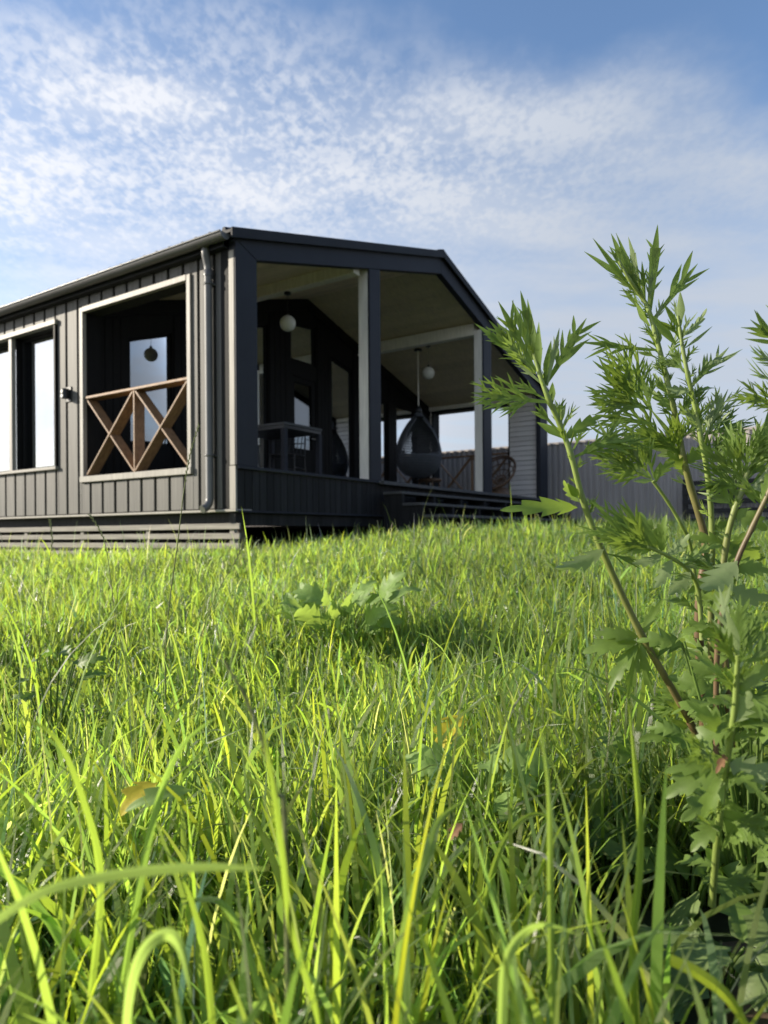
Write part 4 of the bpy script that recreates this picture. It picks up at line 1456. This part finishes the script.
low_weed('bushy_weed', 'leafy weed low behind the near mugwort shoot, in half shade', (752, 755, .98), 26, .072, .10, 'broad', 'b', 'weed', 43, facing=Vector((-.6, -.4, .7)))
low_weed('bushy_weed', 'small leafy weed where the mugwort stems meet the grass', (672, 745, 1.18), 14, .065, .08, 'broad', 'b', 'weed', 47, facing=Vector((-.7, -.4, .6)), rise=.1)
low_weed('lobed_weed', 'shaded lobed leaf plant at the lower right corner above the brown plank', (722, 925, .86), 6, .085, .06, 'broad', 'm', 'weed', 31)
low_weed('sprout', 'small shaded leaf sprout left of the near mugwort shoot', (690, 850, 1.0), 7, .09, .08, 'broad', 'b', 'weed', 37)

# grey drooping leaf with a yellowed one, a yellow leaf, dead leaves
def single_leaf(name, label, base, tip, wpx, mat, cat='leaf', hint=(-.3, -.7, .7), teeth=3):
    A, B = W(*base), W(*tip)
    t = thing(name, label, cat, (A.x, A.y, A.z))
    b = MB()
    broad(b, Vector((0, 0, 0)), B - A, Vector(hint), wpx / FPX * base[2], .35, teeth, .25, .02)
    b.build('blade', M[mat], t)


single_leaf('drooping_leaf', 'long grey green drooping leaf beside the yellow brown one at lower left', (192, 786, .80), (122, 806, .78), 24, 'greyleaf')
single_leaf('yellowed_leaf', 'yellow brown withered leaf low in the grass at lower left', (156, 780, .83), (118, 812, .80), 36, 'yellow')
single_leaf('yellowed_leaf', 'yellow leaf standing in the grass above the lobed weed', (464, 712, 1.42), (432, 752, 1.38), 32, 'yellow')
single_leaf('dead_leaf', 'small curled brown dead leaf in the grass right of the middle', (462, 822, .80), (448, 840, .79), 14, 'brownleaf')
single_leaf('dead_leaf', 'curled reddish brown dead leaf hanging on the near mugwort stem', (727, 752, .745), (716, 772, .735), 10, 'brownleaf')

# plank on the ground in the corner
pk = thing('wooden_plank', 'weathered brown plank lying on bare soil in the bottom right corner', 'plank', (0.62, 0.905, 0.012), R(8))
b = MB(); b.box(-.21, .9, -.09, .085, 0, .028); b.build('board', M['plank'], pk, .004)


# ------------------------------------------------------------------ flowering grass stalks
def stalk(label, path, head_from, r=.0013, grp='seeding grass stalks'):
    P = [W(*p) for p in path]
    x0, y0 = P[0].x, P[0].y
    g = Vector((x0, y0, float(ground(x0, y0))))
    t = thing('grass_stalk', label, 'grass stalk', tuple(g), 0, grp)
    Q = smooth_path([g] + P, 6)
    b = MB(); b.tube([q - g for q in Q], [r * (1.2 - .6 * i / len(Q)) for i in range(len(Q))], 6); b.build('stem', M['seed'], t)
    b = MB()
    k0 = int(len(Q) * head_from)
    sub = Q[k0:]
    for i in range(len(sub) - 1):
        for j in range(2):
            q = sub[i].lerp(sub[i + 1], j / 2)
            d = (sub[i + 1] - sub[i]).normalized()
            s = d.cross(Vector((0, 1, 0))).normalized() * (1 if (i * 2 + j) % 2 else -1)
            D, S, N = frame(d + s * .35, Vector((0, -1, .1)))
            lance(b, q - g, D, S, N, .0065 * Q[-1].y, .0016 * Q[-1].y, 0, .4, 4)
    b.build('seed_head', M['seed'], t)


stalk('tallest seeding grass stalk, crossing the corner of the house', [(166, 640, 1.9), (178, 540, 1.9), (184, 490, 1.9), (190, 455, 1.9), (199, 425, 1.9)], .62, .0017)
stalk('seeding grass stalk left of the tallest one, in front of the skirting slats', [(116, 640, 2.0), (112, 590, 2.0), (104, 540, 2.0), (90, 515, 2.0)], .72)
stalk('leaning grass stalk crossing the right end of the skirting slats', [(196, 660, 2.1), (214, 600, 2.1), (236, 560, 2.1), (246, 538, 2.1)], .7)
stalk('blurred seeding grass stalk close to the camera left of the middle', [(286, 860, .47), (276, 790, .47), (252, 712, .47), (224, 660, .47)], .55, .0016)
stalk('thin grass stalk in front of the leftmost skirting slats', [(40, 640, 2.4), (46, 580, 2.4), (52, 545, 2.4), (50, 520, 2.4)], .7)
stalk('grass stalk rising in front of the dark porch steps', [(452, 620, 3.2), (458, 560, 3.2), (462, 520, 3.2)], .6)
stalk('curved grass stalk standing before the right end of the porch steps', [(560, 600, 3.0), (556, 550, 3.0), (566, 516, 3.0), (574, 506, 3.0)], .6)

# ------------------------------------------------------------------ sun and sky
SUN_EL = R(21)
sd_ = Vector((-0.993, 0.10, 0)).normalized()
sun_dir = Vector((sd_.x * math.cos(SUN_EL), sd_.y * math.cos(SUN_EL), math.sin(SUN_EL)))
sun = bpy.data.lights.new('sun', 'SUN')
sun.energy = 5.0
sun.angle = R(0.55)
sun.color = (1.0, 0.90, 0.74)
so = bpy.data.objects.new('sun', sun); COL.objects.link(so)
so.rotation_euler = sun_dir.to_track_quat('Z', 'Y').to_euler()
so.location = (-20, 0, 15)

world = bpy.data.worlds.new('World')
scene.world = world
world.use_nodes = True
nt = world.node_tree
L = nt.links.new
bg = nt.nodes['Background']
sky = nt.nodes.new('ShaderNodeTexSky')
sky.sky_type = 'NISHITA'
sky.sun_disc = False
sky.sun_elevation = SUN_EL
sky.sun_rotation = math.atan2(sun_dir.x, sun_dir.y)
sky.air_density = 1.0; sky.dust_density = 0.6; sky.ozone_density = 1.6
bg.inputs['Strength'].default_value = 0.118


def mth(op, a, b_=None, c=None):
    n_ = nt.nodes.new('ShaderNodeMath'); n_.operation = op
    for i, q in enumerate((a, b_, c)):
        if q is None: continue
        if isinstance(q, (int, float)): n_.inputs[i].default_value = q
        else: L(q, n_.inputs[i])
    return n_.outputs[0]


def smooth(v, a, b_):
    n_ = nt.nodes.new('ShaderNodeMapRange'); n_.interpolation_type = 'SMOOTHSTEP'
    L(v, n_.inputs['Value']); n_.inputs['From Min'].default_value = a; n_.inputs['From Max'].default_value = b_
    return n_.outputs[0]


tc = nt.nodes.new('ShaderNodeTexCoord')
sep = nt.nodes.new('ShaderNodeSeparateXYZ'); L(tc.outputs['Generated'], sep.inputs[0])
zc = mth('ADD', mth('MAXIMUM', sep.outputs[2], 0.0), 0.13)
px = mth('DIVIDE', sep.outputs[0], zc); py = mth('DIVIDE', sep.outputs[1], zc)
cmb = nt.nodes.new('ShaderNodeCombineXYZ'); L(px, cmb.inputs[0]); L(py, cmb.inputs[1])
rad_ = mth('SQRT', mth('ADD', mth('MULTIPLY', px, px), mth('MULTIPLY', py, py)))
low = mth('MAXIMUM', py, mth('MULTIPLY', rad_, .85))          # grows towards the horizon all round


def noise(scale, detail, rough=.5, off=(0, 0, 0), stretch=(1, 1, 1), dist=0.0, rot=0.0):
    mp = nt.nodes.new('ShaderNodeMapping'); mp.inputs['Location'].default_value = off; mp.inputs['Scale'].default_value = stretch; mp.inputs['Rotation'].default_value = (0, 0, rot)
    n_ = nt.nodes.new('ShaderNodeTexNoise'); n_.inputs['Scale'].default_value = scale; n_.inputs['Detail'].default_value = detail
    n_.inputs['Roughness'].default_value = rough; n_.inputs['Distortion'].default_value = dist
    L(cmb.outputs[0], mp.inputs[0]); L(mp.outputs[0], n_.inputs['Vector'])
    return n_.outputs['Fac']


big = noise(1.3, 3, .5, (3.1, 1.7, 0))
mid = noise(5.0, 4, .55, (7.0, 2.0, 0))
puff = mth('ADD', mth('MULTIPLY', noise(48, 3, .55, (0.4, 5.0, 0), (1.0, .75, 1), .3, .6), .64), mth('MULTIPLY', noise(17, 3, .5, (2.4, 1.0, 0), (1.0, 1.0, 1), .3, .2), .34))
soft = noise(3.2, 4, .5, (1.0, 8.0, 0), (.7, 1.5, 1), .2, .25)
# a deck of small puffs: ragged upper edge, dissolving into a smooth veil lower down
edge = mth('ADD', mth('ADD', low, mth('MULTIPLY', mth('SUBTRACT', big, .5), .55)), mth('ADD', mth('MULTIPLY', mth('MINIMUM', mth('MAXIMUM', px, -1.0), 1.0), -0.16), mth('MULTIPLY', mth('SUBTRACT', mid, .5), .30)))
cover = smooth(edge, 1.02, 1.34)
fade = mth('MULTIPLY', mth('SUBTRACT', 1.0, mth('MULTIPLY', smooth(low, 1.45, 1.95), .86)), mth('SUBTRACT', 1.0, mth('MULTIPLY', smooth(px, -.05, .75), .72)))
p1 = smooth(mth('ADD', puff, mth('MULTIPLY', mth('SUBTRACT', mid, .5), .5)), .36, .635)
body = mth('MULTIPLY', smooth(soft, .28, .70), .50)
dens = mth('MULTIPLY', cover, mth('ADD', mth('ADD', .20, mth('MULTIPLY', body, .70)), mth('MULTIPLY', mth('MULTIPLY', p1, fade), .48)))
veil = mth('MULTIPLY', smooth(low, 1.4, 2.6), .30)
veil = mth('ADD', veil, mth('MULTIPLY', mth('MULTIPLY', cover, smooth(px, -.25, .45)), .26))
dens = mth('MINIMUM', mth('ADD', dens, veil), .95)
mixc = nt.nodes.new('ShaderNodeMix'); mixc.data_type = 'RGBA'
L(dens, mixc.inputs['Factor']); hue = nt.nodes.new('ShaderNodeMix'); hue.data_type = 'RGBA'; hue.blend_type = 'MULTIPLY'; hue.inputs['Factor'].default_value = 1
L(sky.outputs[0], hue.inputs[6]); hue.inputs[7].default_value = (0.98, 1.06, 1.16, 1)
L(hue.outputs[2], mixc.inputs[6]); cc = nt.nodes.new('ShaderNodeMix'); cc.data_type = 'RGBA'; L(smooth(px, -.7, .7), cc.inputs['Factor'])
cc.inputs[6].default_value = (5.1, 5.2, 5.5, 1); cc.inputs[7].default_value = (3.0, 3.3, 3.8, 1); sc_ = nt.nodes.new('ShaderNodeVectorMath'); sc_.operation = 'SCALE'; L(cc.outputs[2], sc_.inputs[0])
L(mth('ADD', 1.0, mth('MULTIPLY', smooth(mth('MULTIPLY', px, -1.0), .7, 2.4), 1.3)), sc_.inputs[3])      # brighter towards the sun
L(sc_.outputs[0], mixc.inputs[7])
L(mixc.outputs[2], bg.inputs['Color'])

# ------------------------------------------------------------------ view
scene.view_settings.view_transform = 'Standard'
scene.view_settings.look = 'None'
scene.view_settings.gamma = 1.0
scene.view_settings.use_curve_mapping = False
scene.view_settings.exposure = 0.68
scene.cycles.use_denoising = True
scene.cycles.max_bounces = 10
scene.cycles.diffuse_bounces = 6
scene.cycles.transparent_max_bounces = 12
scene.cycles.sample_clamp_indirect = 8
scene.render.film_transparent = False
